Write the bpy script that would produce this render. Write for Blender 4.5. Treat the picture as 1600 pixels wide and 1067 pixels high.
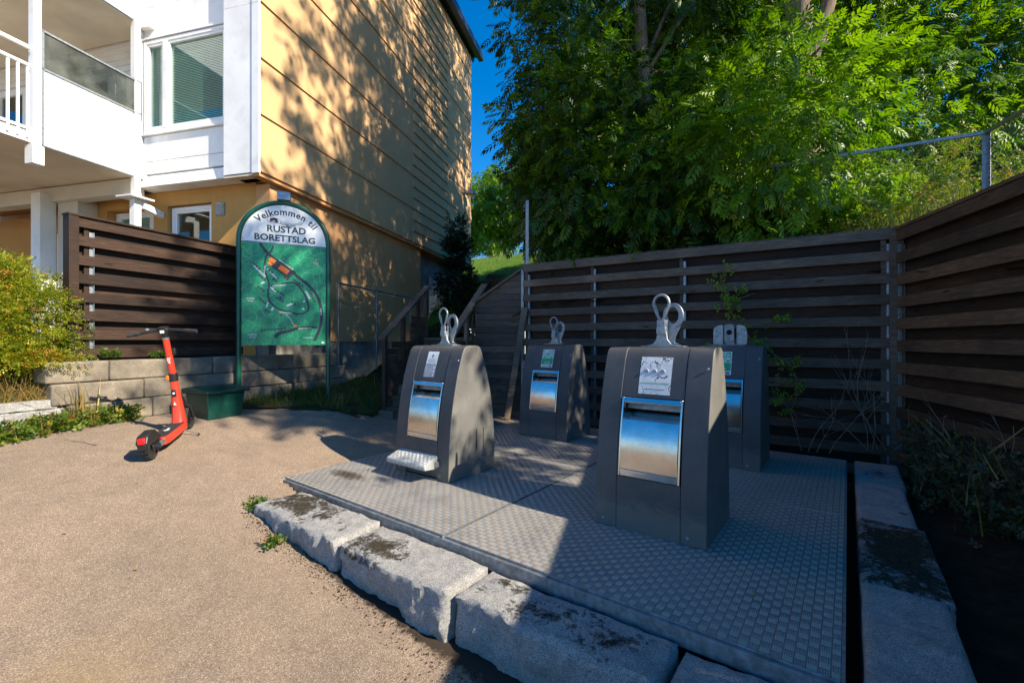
import bpy, bmesh, math, random
import numpy as np
from mathutils import Vector, Matrix, noise as mnoise
R = math.radians
sc = bpy.context.scene
for o in list(bpy.data.objects): bpy.data.objects.remove(o)

# ------------------------------------------------------------------ camera
cam_d = bpy.data.cameras.new('camera'); cam = bpy.data.objects.new('camera', cam_d)
sc.collection.objects.link(cam); sc.camera = cam
cam_d.sensor_width = 36.0; cam_d.lens = 15.75
cam_d.clip_start = 0.05; cam_d.clip_end = 2000
cam.location = (0, 0, 1.35); cam.rotation_euler = (R(90), 0, 0)

# ------------------------------------------------------------------ sun, sky, exposure
SUN = Vector((.99, -.565, .86)).normalized()          # direction towards the sun
elev = math.asin(SUN.z); azim = math.atan2(SUN.x, SUN.y)   # azimuth clockwise from +Y
world = bpy.data.worlds.new("World"); sc.world = world; world.use_nodes = True
nt = world.node_tree; nt.nodes.clear()
sky = nt.nodes.new('ShaderNodeTexSky'); sky.sky_type = 'NISHITA'; sky.sun_disc = False
sky.sun_elevation = elev; sky.sun_rotation = azim
sky.altitude = 0; sky.air_density = 1.0; sky.dust_density = 0.1; sky.ozone_density = 6.5
bg = nt.nodes.new('ShaderNodeBackground'); bg.inputs[1].default_value = 0.108
wo = nt.nodes.new('ShaderNodeOutputWorld')
hs = nt.nodes.new('ShaderNodeHueSaturation'); hs.inputs['Saturation'].default_value = 1.3
nt.links.new(sky.outputs[0], hs.inputs['Color']); nt.links.new(hs.outputs[0], bg.inputs[0]); nt.links.new(bg.outputs[0], wo.inputs[0])
sun_d = bpy.data.lights.new('sun', 'SUN'); sun_d.energy = 5.0; sun_d.angle = R(0.5); sun_d.color = (1.0, .89, .72)
sun = bpy.data.objects.new('sun', sun_d); sc.collection.objects.link(sun)
sun.rotation_euler = SUN.to_track_quat('Z', 'Y').to_euler()
sc.view_settings.view_transform = 'Standard'; sc.view_settings.look = 'None'
sc.view_settings.exposure = 1.12; sc.view_settings.gamma = 1; sc.view_settings.use_curve_mapping = False
sc.render.engine = 'CYCLES'
sc.cycles.max_bounces = 8; sc.cycles.transparent_max_bounces = 12; sc.cycles.transmission_bounces = 4

# ------------------------------------------------------------------ material helpers
MATS = {}
def mk(name):
    m = bpy.data.materials.new(name); m.use_nodes = True
    t = m.node_tree; t.nodes.clear()
    out = t.nodes.new('ShaderNodeOutputMaterial'); p = t.nodes.new('ShaderNodeBsdfPrincipled')
    t.links.new(p.outputs[0], out.inputs[0]); MATS[name] = m
    return m, t, p, out
def nd(t, kind, **kw):
    n = t.nodes.new(kind)
    for k, v in kw.items():
        if k.startswith('i_'):
            n.inputs[k[2:].replace('_', ' ')].default_value = v
        else: setattr(n, k, v)
    return n
def ramp(t, fac, stops, interp='LINEAR'):
    r = t.nodes.new('ShaderNodeValToRGB'); r.color_ramp.interpolation = interp
    e = r.color_ramp.elements
    while len(e) < len(stops): e.new(.5)
    for i, (p, c) in enumerate(stops):
        e[i].position = p; e[i].color = (*c, 1) if len(c) == 3 else c
    t.links.new(fac, r.inputs[0]); return r.outputs[0]
def mix(t, fac, a, b, kind='MIX'):
    n = t.nodes.new('ShaderNodeMix'); n.data_type = 'RGBA'; n.blend_type = kind
    for s, v in ((n.inputs[0], fac), (n.inputs[6], a), (n.inputs[7], b)):
        if isinstance(v, bpy.types.NodeSocket): t.links.new(v, s)
        elif isinstance(v, (int, float)): s.default_value = v
        else: s.default_value = (*v, 1)
    return n.outputs[2]
def math_(t, op, a, b=None, c=None):
    n = t.nodes.new('ShaderNodeMath'); n.operation = op
    for s, v in zip(n.inputs, (a, b, c)):
        if v is None: continue
        if isinstance(v, bpy.types.NodeSocket): t.links.new(v, s)
        else: s.default_value = v
    return n.outputs[0]
def coords(t, scale=(1, 1, 1), rnd=False, kind='Object', rot=(0, 0, 0)):
    tc = t.nodes.new('ShaderNodeTexCoord'); mp = t.nodes.new('ShaderNodeMapping')
    mp.inputs['Scale'].default_value = scale; mp.inputs['Rotation'].default_value = rot
    t.links.new(tc.outputs[kind], mp.inputs['Vector'])
    if rnd:
        oi = t.nodes.new('ShaderNodeObjectInfo'); vm = t.nodes.new('ShaderNodeVectorMath'); vm.operation = 'SCALE'
        vm.inputs[0].default_value = (37, 23, 51); t.links.new(oi.outputs['Random'], vm.inputs['Scale'])
        t.links.new(vm.outputs[0], mp.inputs['Location'])
    return mp.outputs[0]
def noise(t, vec, scale, detail=4, rough=.55, dist=0):
    n = nd(t, 'ShaderNodeTexNoise'); n.inputs['Scale'].default_value = scale
    n.inputs['Detail'].default_value = detail; n.inputs['Roughness'].default_value = rough
    n.inputs['Distortion'].default_value = dist
    t.links.new(vec, n.inputs['Vector']); return n.outputs['Fac']
def voro(t, vec, scale, feature='F1', out='Distance'):
    n = nd(t, 'ShaderNodeTexVoronoi', feature=feature); n.inputs['Scale'].default_value = scale
    t.links.new(vec, n.inputs['Vector']); return n.outputs[out]
def bump(t, p, h, dist, strength=1.0, prev=None):
    b = t.nodes.new('ShaderNodeBump'); b.inputs['Distance'].default_value = dist; b.inputs['Strength'].default_value = strength
    t.links.new(h, b.inputs['Height'])
    if prev is not None: t.links.new(prev, b.inputs['Normal'])
    if p is not None: t.links.new(b.outputs[0], p.inputs['Normal'])
    return b.outputs[0]
def simple(name, col, rough=.5, metal=0., var=.12, scale=8, bumpd=0, bscale=60, rnd=True, spec=.5, dirt=None):
    m, t, p, o = mk(name)
    v = coords(t, rnd=rnd)
    n = noise(t, v, scale, 5)
    lo = tuple(c * (1 - var * 1.6) for c in col); hi = tuple(min(1, c * (1 + var * 1.6)) for c in col)
    c = ramp(t, n, [(.3, lo), (.7, hi)])
    if name in ('bin_coat', 'bin_side'):
        oc = coords(t); sp_ = nd(t, 'ShaderNodeSeparateXYZ'); t.links.new(oc, sp_.inputs[0])
        low = ramp(t, math_(t, 'ADD', sp_.outputs[2], math_(t, 'MULTIPLY', noise(t, oc, 9, 8, .75), -.28)), [(0, (1, 1, 1)), (.10, (0, 0, 0))])
        c = mix(t, math_(t, 'MULTIPLY', low, .55), c, (.16, .145, .12))
        st_v = coords(t, (14, 14, .7), True); stk = ramp(t, noise(t, st_v, 2.2, 7, .75), [(.56, (0, 0, 0)), (.75, (1, 1, 1))])
        c = mix(t, math_(t, 'MULTIPLY', stk, .30), c, tuple(min(1, x * 2.1) for x in col))
        scv = coords(t, (3, 3, 3), True, rot=(.5, .3, .8)); sc1 = ramp(t, voro(t, scv, 1.6, 'DISTANCE_TO_EDGE'), [(.0, (1, 1, 1)), (.006, (0, 0, 0))])
        c = mix(t, math_(t, 'MULTIPLY', sc1, math_(t, 'MULTIPLY', noise(t, oc, 3, 3), .35)), c, (.25, .24, .22))
    if dirt:
        n2 = noise(t, v, scale * .6 + 1, 8, .7); f = ramp(t, n2, [(.5, (0, 0, 0)), (.72, (1, 1, 1))])
        c = mix(t, f, c, dirt)
    t.links.new(c, p.inputs['Base Color'])
    r = t.nodes.new('ShaderNodeMapRange'); r.inputs[3].default_value = rough * .85; r.inputs[4].default_value = min(1, rough * 1.2)
    t.links.new(noise(t, v, scale * 2.3, 4), r.inputs[0]); t.links.new(r.outputs[0], p.inputs['Roughness'])
    p.inputs['Metallic'].default_value = metal; p.inputs['Specular IOR Level'].default_value = spec
    if bumpd: bump(t, p, noise(t, v, bscale, 5, .6), bumpd)
    return m

def wood(name, dark, light, hi, rough=.75, lichen=None):
    m, t, p, o = mk(name)
    v = coords(t, (1, 1, 1), True)
    vs = coords(t, (1.2, 14, 16), True)
    g = noise(t, vs, 5, 8, .7, .4)
    c = ramp(t, g, [(.28, dark), (.55, light), (.8, hi)])
    big = ramp(t, noise(t, v, 1.6, 4), [(.3, (.62, .62, .62)), (.7, (1.25, 1.2, 1.15))])
    c = mix(t, 1.0, c, big, 'MULTIPLY')
    vk = coords(t, (1.6, 6.5, 6.5), True)
    k = voro(t, vk, 1.1); kn = ramp(t, k, [(.04, (1, 1, 1)), (.13, (0, 0, 0))])
    c = mix(t, kn, c, tuple(x * .35 for x in dark))
    oi = t.nodes.new('ShaderNodeObjectInfo')
    rr = ramp(t, oi.outputs['Random'], [(0, (.62, .61, .62)), (.5, (.95, .95, .95)), (1, (1.42, 1.36, 1.28))])
    c = mix(t, 1.0, c, rr, 'MULTIPLY')
    # worn pale patches
    w = ramp(t, noise(t, vs, 2.2, 6, .75), [(.6, (0, 0, 0)), (.78, (1, 1, 1))])
    c = mix(t, math_(t, 'MULTIPLY', w, .55), c, hi)
    t.links.new(c, p.inputs['Base Color']); p.inputs['Roughness'].default_value = rough
    p.inputs['Specular IOR Level'].default_value = .35
    bump(t, p, g, .004)
    return m

# -------- materials
wood('stained_wood', (.046, .034, .026), (.125, .092, .068), (.27, .21, .16))
wood('grey_brown_wood', (.05, .034, .025), (.12, .085, .064), (.22, .17, .135))
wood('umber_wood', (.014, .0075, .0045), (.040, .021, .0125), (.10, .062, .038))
wood('brown_wood', (.034, .021, .013), (.100, .062, .038), (.23, .16, .105))
wood('weathered_wood', (.07, .05, .035), (.16, .12, .085), (.30, .24, .18))
simple('galvanised', (.30, .33, .35), .50, .85, .18, 30, .0006, 90)
simple('galvanised_dull', (.26, .28, .30), .55, .7, .2, 25, .0008, 70, dirt=(.16, .15, .13))
simple('black_plastic', (.013, .013, .014), .42, 0, .15, 10, .0004, 200)
simple('rubber', (.018, .018, .018), .75, 0, .3, 20, .001, 150)
simple('scooter_red', (.62, .045, .022), .30, 0, .06, 5)
simple('white_print', (.75, .75, .73), .5, 0, .05, 5)
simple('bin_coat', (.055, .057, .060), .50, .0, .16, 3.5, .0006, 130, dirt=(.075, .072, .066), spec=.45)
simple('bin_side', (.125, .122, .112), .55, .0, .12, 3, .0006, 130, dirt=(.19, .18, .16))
simple('dark_gap', (.008, .008, .008), .9)
simple('green_plastic', (.002, .042, .032), .32, 0, .2, 6, .0006, 60, dirt=(.012, .06, .048))
simple('green_paint', (.004, .075, .045), .33, 0, .12, 8)
simple('white_paint', (.78, .78, .77), .45, 0, .04, 2, dirt=(.66, .66, .64))
simple('cream_paint', (.60, .56, .47), .7, 0, .06, 2, .001, 40)
simple('soffit_paint', (.66, .58, .45), .8, 0, .08, 1.5, .001, 40)
simple('roof_metal', (.03, .045, .07), .4, .5, .1, 4)
simple('concrete_dark', (.20, .19, .17), .9, 0, .25, 3, .004, 40, dirt=(.09, .085, .07))
simple('red_lamp', (.65, .012, .012), .2, 0, .05, 5)
simple('sticker_green', (.02, .34, .13), .5, 0, .1, 20)
simple('sticker_grey', (.34, .36, .38), .5, 0, .15, 20)
simple('ink', (.01, .035, .03), .5, 0, .05, 5)
simple('road_ink', (.025, .03, .045), .5, 0, .1, 5)
simple('orange_ink', (.85, .20, .01), .5, 0, .08, 5)
simple('pale_ink', (.50, .60, .62), .5, 0, .05, 5)
simple('maroon_ink', (.16, .02, .03), .5, 0, .1, 5)
simple('blue_ink', (.02, .06, .25), .5, 0, .1, 5)
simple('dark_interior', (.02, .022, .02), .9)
simple('curtain', (.55, .55, .52), .8, 0, .1, 3)
simple('blind_slat', (.50, .74, .66), .5, 0, .05, 3)

# yellow plaster
def plaster(name, a, b):
    m, t, p, o = mk(name); v = coords(t, rnd=True)
    c = ramp(t, noise(t, v, 1.3, 6, .6), [(.3, a), (.7, b)])
    vs = coords(t, (5, 5, .35), True)
    s = ramp(t, noise(t, vs, 1.5, 6, .7), [(.5, (0, 0, 0)), (.85, (1, 1, 1))])
    c = mix(t, math_(t, 'MULTIPLY', s, .35), c, tuple(x * .72 for x in a))
    t.links.new(c, p.inputs['Base Color']); p.inputs['Roughness'].default_value = .85
    p.inputs['Specular IOR Level'].default_value = .2
    bump(t, p, noise(t, v, 140, 4, .7), .0012)
plaster('yellow_plaster', (.52, .285, .125), (.60, .335, .155))
plaster('yellow_cladding', (.57, .355, .175), (.63, .395, .20))
plaster('mustard_plaster', (.48, .255, .075), (.56, .30, .095))

# glass
m, t, p, o = mk('glass'); t.nodes.remove(p)
tr = nd(t, 'ShaderNodeBsdfTransparent'); tr.inputs[0].default_value = (.80, .88, .85, 1)
gl = nd(t, 'ShaderNodeBsdfGlossy'); gl.inputs['Roughness'].default_value = .02
lw = nd(t, 'ShaderNodeLayerWeight'); f2 = math_(t, 'ADD', .07, math_(t, 'MULTIPLY', math_(t, 'POWER', lw.outputs['Facing'], 4), .9))
ms = nd(t, 'ShaderNodeMixShader'); t.links.new(f2, ms.inputs[0]); t.links.new(tr.outputs[0], ms.inputs[1]); t.links.new(gl.outputs[0], ms.inputs[2])
t.links.new(ms.outputs[0], o.inputs[0])
m, t, p, o = mk('smoked_glass'); t.nodes.remove(p)
tr = nd(t, 'ShaderNodeBsdfTransparent'); tr.inputs[0].default_value = (.42, .45, .42, 1)
df = nd(t, 'ShaderNodeBsdfDiffuse'); df.inputs[0].default_value = (.35, .37, .33, 1)
gl = nd(t, 'ShaderNodeBsdfGlossy'); gl.inputs['Roughness'].default_value = .05
lw = nd(t, 'ShaderNodeLayerWeight'); fr2 = math_(t, 'ADD', .05, math_(t, 'MULTIPLY', math_(t, 'POWER', lw.outputs['Facing'], 4), .9))
dn = ramp(t, noise(t, coords(t), 4, 4), [(.35, (.05, .05, .05)), (.75, (.28, .28, .28))])
m1 = nd(t, 'ShaderNodeMixShader'); t.links.new(dn, m1.inputs[0]); t.links.new(tr.outputs[0], m1.inputs[1]); t.links.new(df.outputs[0], m1.inputs[2])
m2 = nd(t, 'ShaderNodeMixShader'); t.links.new(fr2, m2.inputs[0]); t.links.new(m1.outputs[0], m2.inputs[1]); t.links.new(gl.outputs[0], m2.inputs[2])
t.links.new(m2.outputs[0], o.inputs[0])

# stainless steel door
m, t, p, o = mk('stainless'); v = coords(t, (1, 1, 60), True); v2 = coords(t, rnd=True)
p.inputs['Metallic'].default_value = 1; p.inputs['Base Color'].default_value = (.62, .61, .59, 1)
r = nd(t, 'ShaderNodeMapRange'); r.inputs[3].default_value = .13; r.inputs[4].default_value = .26
t.links.new(noise(t, v2, 5, 6, .7), r.inputs[0]); t.links.new(r.outputs[0], p.inputs['Roughness'])
b1 = bump(t, None, noise(t, v2, 3, 2), .004); b2 = bump(t, p, noise(t, v, 8, 3), .0003, prev=b1)
c = ramp(t, noise(t, v2, 9, 8, .75), [(.3, (.50, .49, .46)), (.65, (.66, .65, .63))]); t.links.new(c, p.inputs['Base Color'])

# asphalt
m, t, p, o = mk('asphalt'); v = coords(t)
vc = voro(t, v, 210, out='Color'); sep = nd(t, 'ShaderNodeSeparateColor'); t.links.new(vc, sep.inputs[0])
agg = ramp(t, sep.outputs[0], [(0, (.14, .105, .076)), (.45, (.222, .168, .120)), (.85, (.275, .212, .155)), (1, (.42, .34, .26))])
fine = ramp(t, noise(t, v, 260, 3, .7), [(.3, (.75, .75, .75)), (.7, (1.22, 1.22, 1.22))])
c = mix(t, 1.0, agg, fine, 'MULTIPLY')
bigv = ramp(t, noise(t, v, .7, 6, .6), [(.3, (.84, .84, .86)), (.7, (1.18, 1.13, 1.08))])
c = mix(t, 1.0, c, bigv, 'MULTIPLY')
mid = ramp(t, noise(t, v, 6, 6, .7), [(.35, (.88, .88, .88)), (.7, (1.1, 1.1, 1.1))])
c = mix(t, 1.0, c, mid, 'MULTIPLY')
wv = nd(t, 'ShaderNodeVectorMath', operation='ADD'); t.links.new(v, wv.inputs[0])
nn = nd(t, 'ShaderNodeTexNoise'); nn.inputs['Scale'].default_value = 3; nn.inputs['Detail'].default_value = 5; t.links.new(v, nn.inputs['Vector'])
sc_ = nd(t, 'ShaderNodeVectorMath', operation='SCALE'); sc_.inputs['Scale'].default_value = .5; t.links.new(nn.outputs['Color'], sc_.inputs[0]); t.links.new(sc_.outputs[0], wv.inputs[1])
at = nd(t, 'ShaderNodeAttribute', attribute_name='dirt')
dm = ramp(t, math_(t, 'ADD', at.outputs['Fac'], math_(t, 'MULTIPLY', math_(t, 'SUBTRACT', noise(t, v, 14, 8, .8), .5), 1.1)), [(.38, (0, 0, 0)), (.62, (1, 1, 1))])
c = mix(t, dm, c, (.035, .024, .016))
at2 = nd(t, 'ShaderNodeAttribute', attribute_name='stain')
sm = math_(t, 'MULTIPLY', at2.outputs['Fac'], ramp(t, noise(t, v, 5, 8, .75), [(.35, (0, 0, 0)), (.7, (.7, .7, .7))]))
c = mix(t, sm, c, (.36, .24, .08))
t.links.new(c, p.inputs['Base Color']); p.inputs['Roughness'].default_value = .88; p.inputs['Specular IOR Level'].default_value = .3
h = math_(t, 'ADD', voro(t, v, 210), math_(t, 'MULTIPLY', noise(t, v, 220, 3), .7))
bump(t, p, h, .0022, .8)

# granite (moss attribute)
m, t, p, o = mk('granite'); v = coords(t, rnd=True)
sp = voro(t, v, 330, out='Color'); sep = nd(t, 'ShaderNodeSeparateColor'); t.links.new(sp, sep.inputs[0])
c = ramp(t, sep.outputs[0], [(0, (.12, .12, .12)), (.25, (.30, .30, .29)), (.7, (.42, .41, .39)), (1, (.60, .58, .55))])
c = mix(t, 1.0, c, ramp(t, noise(t, v, 12, 8, .7), [(.3, (.68, .68, .70)), (.7, (1.15, 1.13, 1.10))]), 'MULTIPLY')
c = mix(t, ramp(t, noise(t, v, 5, 8, .75), [(.58, (0, 0, 0)), (.75, (.5, .5, .5))]), c, (.20, .16, .11))
at = nd(t, 'ShaderNodeAttribute', attribute_name='moss')
low_ = math_(t, 'MULTIPLY', math_(t, 'SUBTRACT', noise(t, v, 8, 5, .6), .5), 1.5)
mm = ramp(t, math_(t, 'ADD', math_(t, 'ADD', at.outputs['Fac'], math_(t, 'MULTIPLY', low_, math_(t, 'GREATER_THAN', at.outputs['Fac'], .05))), math_(t, 'MULTIPLY', math_(t, 'SUBTRACT', noise(t, v, 36, 9, .8), .5), 1.9)), [(.46, (0, 0, 0)), (.66, (1, 1, 1))])
mc = ramp(t, noise(t, v, 45, 8, .8), [(.35, (.012, .010, .007)), (.5, (.055, .042, .026)), (.68, (.14, .115, .06))])
c = mix(t, mm, c, mc)
t.links.new(c, p.inputs['Base Color']); p.inputs['Roughness'].default_value = .85; p.inputs['Specular IOR Level'].default_value = .3
b1 = bump(t, None, noise(t, v, 40, 12, .85), .016); h2 = math_(t, 'MULTIPLY', mm, noise(t, v, 120, 6, .8)); bump(t, p, h2, .016, prev=b1)

# concrete blocks
m, t, p, o = mk('concrete_block'); v = coords(t, rnd=True)
c = ramp(t, noise(t, v, 5, 8, .65), [(.3, (.15, .125, .093)), (.7, (.30, .25, .185))])
wsp = ramp(t, noise(t, v, 26, 6, .7), [(.62, (0, 0, 0)), (.72, (1, 1, 1))])
c = mix(t, wsp, c, (.50, .46, .38))
dk = ramp(t, noise(t, v, 3.4, 9, .75), [(.44, (0, 0, 0)), (.66, (.85, .85, .85))])
c = mix(t, dk, c, (.10, .085, .065)); t.links.new(c, p.inputs['Base Color'])
p.inputs['Roughness'].default_value = .92; bump(t, p, noise(t, v, 22, 10, .8), .014)

# tread plate: five-bar pattern, bars alternate by cell
def tread(name, cell, col, rough, dirtcol, dmul, dist=.0018):
    m, t, p, o = mk(name); v = coords(t)
    s = nd(t, 'ShaderNodeSeparateXYZ'); t.links.new(v, s.inputs[0])
    X = math_(t, 'DIVIDE', s.outputs[0], cell); Y = math_(t, 'DIVIDE', s.outputs[1], cell)
    fx = math_(t, 'FRACT', X); fy = math_(t, 'FRACT', Y)
    par = math_(t, 'MODULO', math_(t, 'ADD', math_(t, 'FLOOR', X), math_(t, 'FLOOR', Y)), 2)
    par = math_(t, 'ABSOLUTE', par)
    inv = math_(t, 'SUBTRACT', 1, par)
    along = math_(t, 'ADD', math_(t, 'MULTIPLY', fx, par), math_(t, 'MULTIPLY', fy, inv))
    across = math_(t, 'ADD', math_(t, 'MULTIPLY', fy, par), math_(t, 'MULTIPLY', fx, inv))
    bars = math_(t, 'MULTIPLY', math_(t, 'ADD', math_(t, 'SINE', math_(t, 'MULTIPLY', math_(t, 'SUBTRACT', across, .05), 2 * math.pi * 5)), 1), .5)
    e = math_(t, 'MULTIPLY', math_(t, 'MULTIPLY', along, math_(t, 'SUBTRACT', 1, along)), 4)
    env = ramp(t, e, [(.08, (0, 0, 0)), (.45, (1, 1, 1))])
    e2 = math_(t, 'MULTIPLY', math_(t, 'MULTIPLY', across, math_(t, 'SUBTRACT', 1, across)), 4)
    env2 = ramp(t, e2, [(.1, (0, 0, 0)), (.3, (1, 1, 1))])
    envs = math_(t, 'MULTIPLY', env, env2)
    h = math_(t, 'MULTIPLY', math_(t, 'ADD', math_(t, 'MULTIPLY', bars, .8), .35), envs)
    d = ramp(t, noise(t, v, 1.4, 9, .72), [(.40, (0, 0, 0)), (.72, (1, 1, 1))])
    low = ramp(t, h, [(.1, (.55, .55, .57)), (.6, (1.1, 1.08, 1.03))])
    tint = mix(t, par, (.80, .88, 1.0), (1.22, 1.10, .95))  # warm and blue cells: reflections off the bars put into the colour
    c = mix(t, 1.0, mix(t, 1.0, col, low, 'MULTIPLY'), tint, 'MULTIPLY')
    c = mix(t, math_(t, 'MULTIPLY', d, dmul), c, dirtcol)
    at = nd(t, 'ShaderNodeAttribute', attribute_name='moss')
    mm = ramp(t, math_(t, 'ADD', at.outputs['Fac'], math_(t, 'MULTIPLY', math_(t, 'SUBTRACT', noise(t, v, 16, 8, .8), .5), 1.0)), [(.45, (0, 0, 0)), (.7, (.9, .9, .9))])
    c = mix(t, mm, c, (.10, .075, .05))
    t.links.new(c, p.inputs['Base Color'])
    mt = math_(t, 'SUBTRACT', .62, math_(t, 'MULTIPLY', d, .55)); t.links.new(mt, p.inputs['Metallic'])
    rg = math_(t, 'ADD', rough, math_(t, 'MULTIPLY', d, .28)); t.links.new(rg, p.inputs['Roughness'])
    bump(t, p, h, dist)
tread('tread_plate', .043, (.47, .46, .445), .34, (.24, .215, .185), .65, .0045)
tread('pedal_tread', .028, (.55, .58, .58), .4, (.45, .47, .46), .5, .003)

# soil, grass, turf
def soilmat(name, a, b, cc=None, thr=.5):
    m, t, p, o = mk(name); v = coords(t)
    c = ramp(t, noise(t, v, 9, 8, .75), [(.3, a), (.7, b)])
    if cc: c = mix(t, ramp(t, noise(t, v, 2.2, 6, .7), [(thr - .08, (0, 0, 0)), (thr + .08, (1, 1, 1))]), c, cc)
    t.links.new(c, p.inputs['Base Color']); p.inputs['Roughness'].default_value = 1; p.inputs['Specular IOR Level'].default_value = .1
    bump(t, p, noise(t, v, 30, 8, .75), .03)
soilmat('soil', (.020, .013, .008), (.060, .042, .026))
soilmat('verge_soil', (.030, .022, .012), (.085, .062, .035), (.03, .045, .012), .52)
soilmat('lawn', (.05, .12, .012), (.10, .19, .02), (.14, .20, .03), .6)
soilmat('undergrowth', (.012, .018, .006), (.03, .045, .012), (.05, .04, .02), .55)

# leaves with per-leaf tint attribute
def leafmat(name, stops, rough=.42, trans=.35, tcol=(.30, .50, .04)):
    m, t, p, o = mk(name)
    at = nd(t, 'ShaderNodeAttribute', attribute_name='tint')
    c = ramp(t, at.outputs['Fac'], stops)
    t.links.new(c, p.inputs['Base Color']); p.inputs['Roughness'].default_value = rough; p.inputs['Specular IOR Level'].default_value = .4
    tl = nd(t, 'ShaderNodeBsdfTranslucent'); t.links.new(mix(t, 1.0, c, tuple(x * 3.2 for x in tcol), 'MULTIPLY'), tl.inputs[0])
    ms = nd(t, 'ShaderNodeMixShader'); ms.inputs[0].default_value = trans
    t.links.new(p.outputs[0], ms.inputs[1]); t.links.new(tl.outputs[0], ms.inputs[2]); t.links.new(ms.outputs[0], o.inputs[0])
leafmat('ash_leaf', [(0, (.014, .040, .004)), (.5, (.062, .140, .007)), (1, (.17, .27, .010))], tcol=(.55, .62, .10))
leafmat('dark_leaf', [(0, (.016, .045, .008)), (.6, (.040, .10, .014)), (1, (.08, .16, .02))], tcol=(.35, .45, .10))
leafmat('lime_leaf', [(0, (.10, .16, .012)), (.5, (.22, .26, .014)), (.85, (.36, .33, .02)), (1, (.36, .15, .02))], tcol=(.5, .5, .10))
leafmat('hedge_leaf', [(0, (.05, .11, .012)), (.5, (.13, .21, .018)), (.9, (.28, .29, .03)), (1, (.32, .2, .05))], tcol=(.4, .45, .10))
leafmat('fir_leaf', [(0, (.006, .016, .006)), (1, (.018, .040, .012))], trans=.1)
leafmat('grass_blade', [(0, (.035, .07, .010)), (.6, (.09, .13, .02)), (1, (.22, .19, .06))], rough=.6)
leafmat('dry_grass', [(0, (.10, .085, .02)), (.5, (.30, .19, .055)), (1, (.50, .37, .16))], rough=.7)
leafmat('weed_leaf', [(0, (.03, .07, .008)), (.6, (.09, .15, .012)), (.92, (.28, .26, .02)), (1, (.32, .10, .02))], rough=.5)
leafmat('dull_leaf', [(0, (.03, .04, .022)), (.6, (.06, .075, .035)), (1, (.12, .12, .05))], rough=.6, trans=.2)
m, t, p, o = mk('bark'); v = coords(t, (6, 6, 1.2)); c = ramp(t, noise(t, v, 4, 9, .75, .5), [(.3, (.07, .048, .032)), (.5, (.24, .175, .12)), (.72, (.42, .33, .24))])
t.links.new(c, p.inputs['Base Color']); p.inputs['Roughness'].default_value = .95; bump(t, p, noise(t, v, 5, 9, .75, .5), .04)
simple('twig', (.20, .17, .13), .9, 0, .3, 10)

# sign faces
m, t, p, o = mk('map_green'); v = coords(t)
a_ = ramp(t, noise(t, v, 3, 3), [(.3, (.004, .22, .085)), (.7, (.006, .27, .11))])
e1 = ramp(t, voro(t, v, 9, 'DISTANCE_TO_EDGE'), [(.012, (1, 1, 1)), (.035, (0, 0, 0))])
v3 = coords(t, (1, 1, .35)); e2 = ramp(t, voro(t, v3, 16, 'DISTANCE_TO_EDGE'), [(.01, (1, 1, 1)), (.03, (0, 0, 0))])
c = mix(t, math_(t, 'MULTIPLY', math_(t, 'MAXIMUM', e1, math_(t, 'MULTIPLY', e2, .6)), .2), a_, (.35, .72, .55))
t.links.new(c, p.inputs['Base Color']); p.inputs['Roughness'].default_value = .4
# cracked sticker
m, t, p, o = mk('sticker_cracked'); v = coords(t, (1, 1, .6)); vv = coords(t)
nz = nd(t, 'ShaderNodeTexNoise'); nz.inputs['Scale'].default_value = 14; nz.inputs['Detail'].default_value = 6; t.links.new(v, nz.inputs['Vector'])
wa = nd(t, 'ShaderNodeVectorMath', operation='SCALE'); wa.inputs['Scale'].default_value = .10; t.links.new(nz.outputs['Color'], wa.inputs[0])
wb = nd(t, 'ShaderNodeVectorMath', operation='ADD'); t.links.new(v, wb.inputs[0]); t.links.new(wa.outputs[0], wb.inputs[1])
cr = ramp(t, voro(t, wb.outputs[0], 13, 'DISTANCE_TO_EDGE'), [(.022, (1, 1, 1)), (.045, (0, 0, 0))])
msk = ramp(t, noise(t, vv, 11, 3), [(.46, (0, 0, 0)), (.52, (1, 1, 1))])
c = mix(t, math_(t, 'MULTIPLY', cr, msk), ramp(t, noise(t, vv, 30, 6, .7), [(.3, (.50, .52, .53)), (.7, (.72, .74, .74))]), (.015, .016, .018))
t.links.new(c, p.inputs['Base Color']); p.inputs['Roughness'].default_value = .55
m, t, p, o = mk('sticker_busy'); vv = coords(t)
c = mix(t, ramp(t, noise(t, vv, 55, 2), [(.50, (0, 0, 0)), (.53, (1, 1, 1))]), (.62, .66, .64), (.03, .36, .16))
t.links.new(c, p.inputs['Base Color']); p.inputs['Roughness'].default_value = .5
# ground dirt sheet for right bed uses 'soil'

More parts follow.
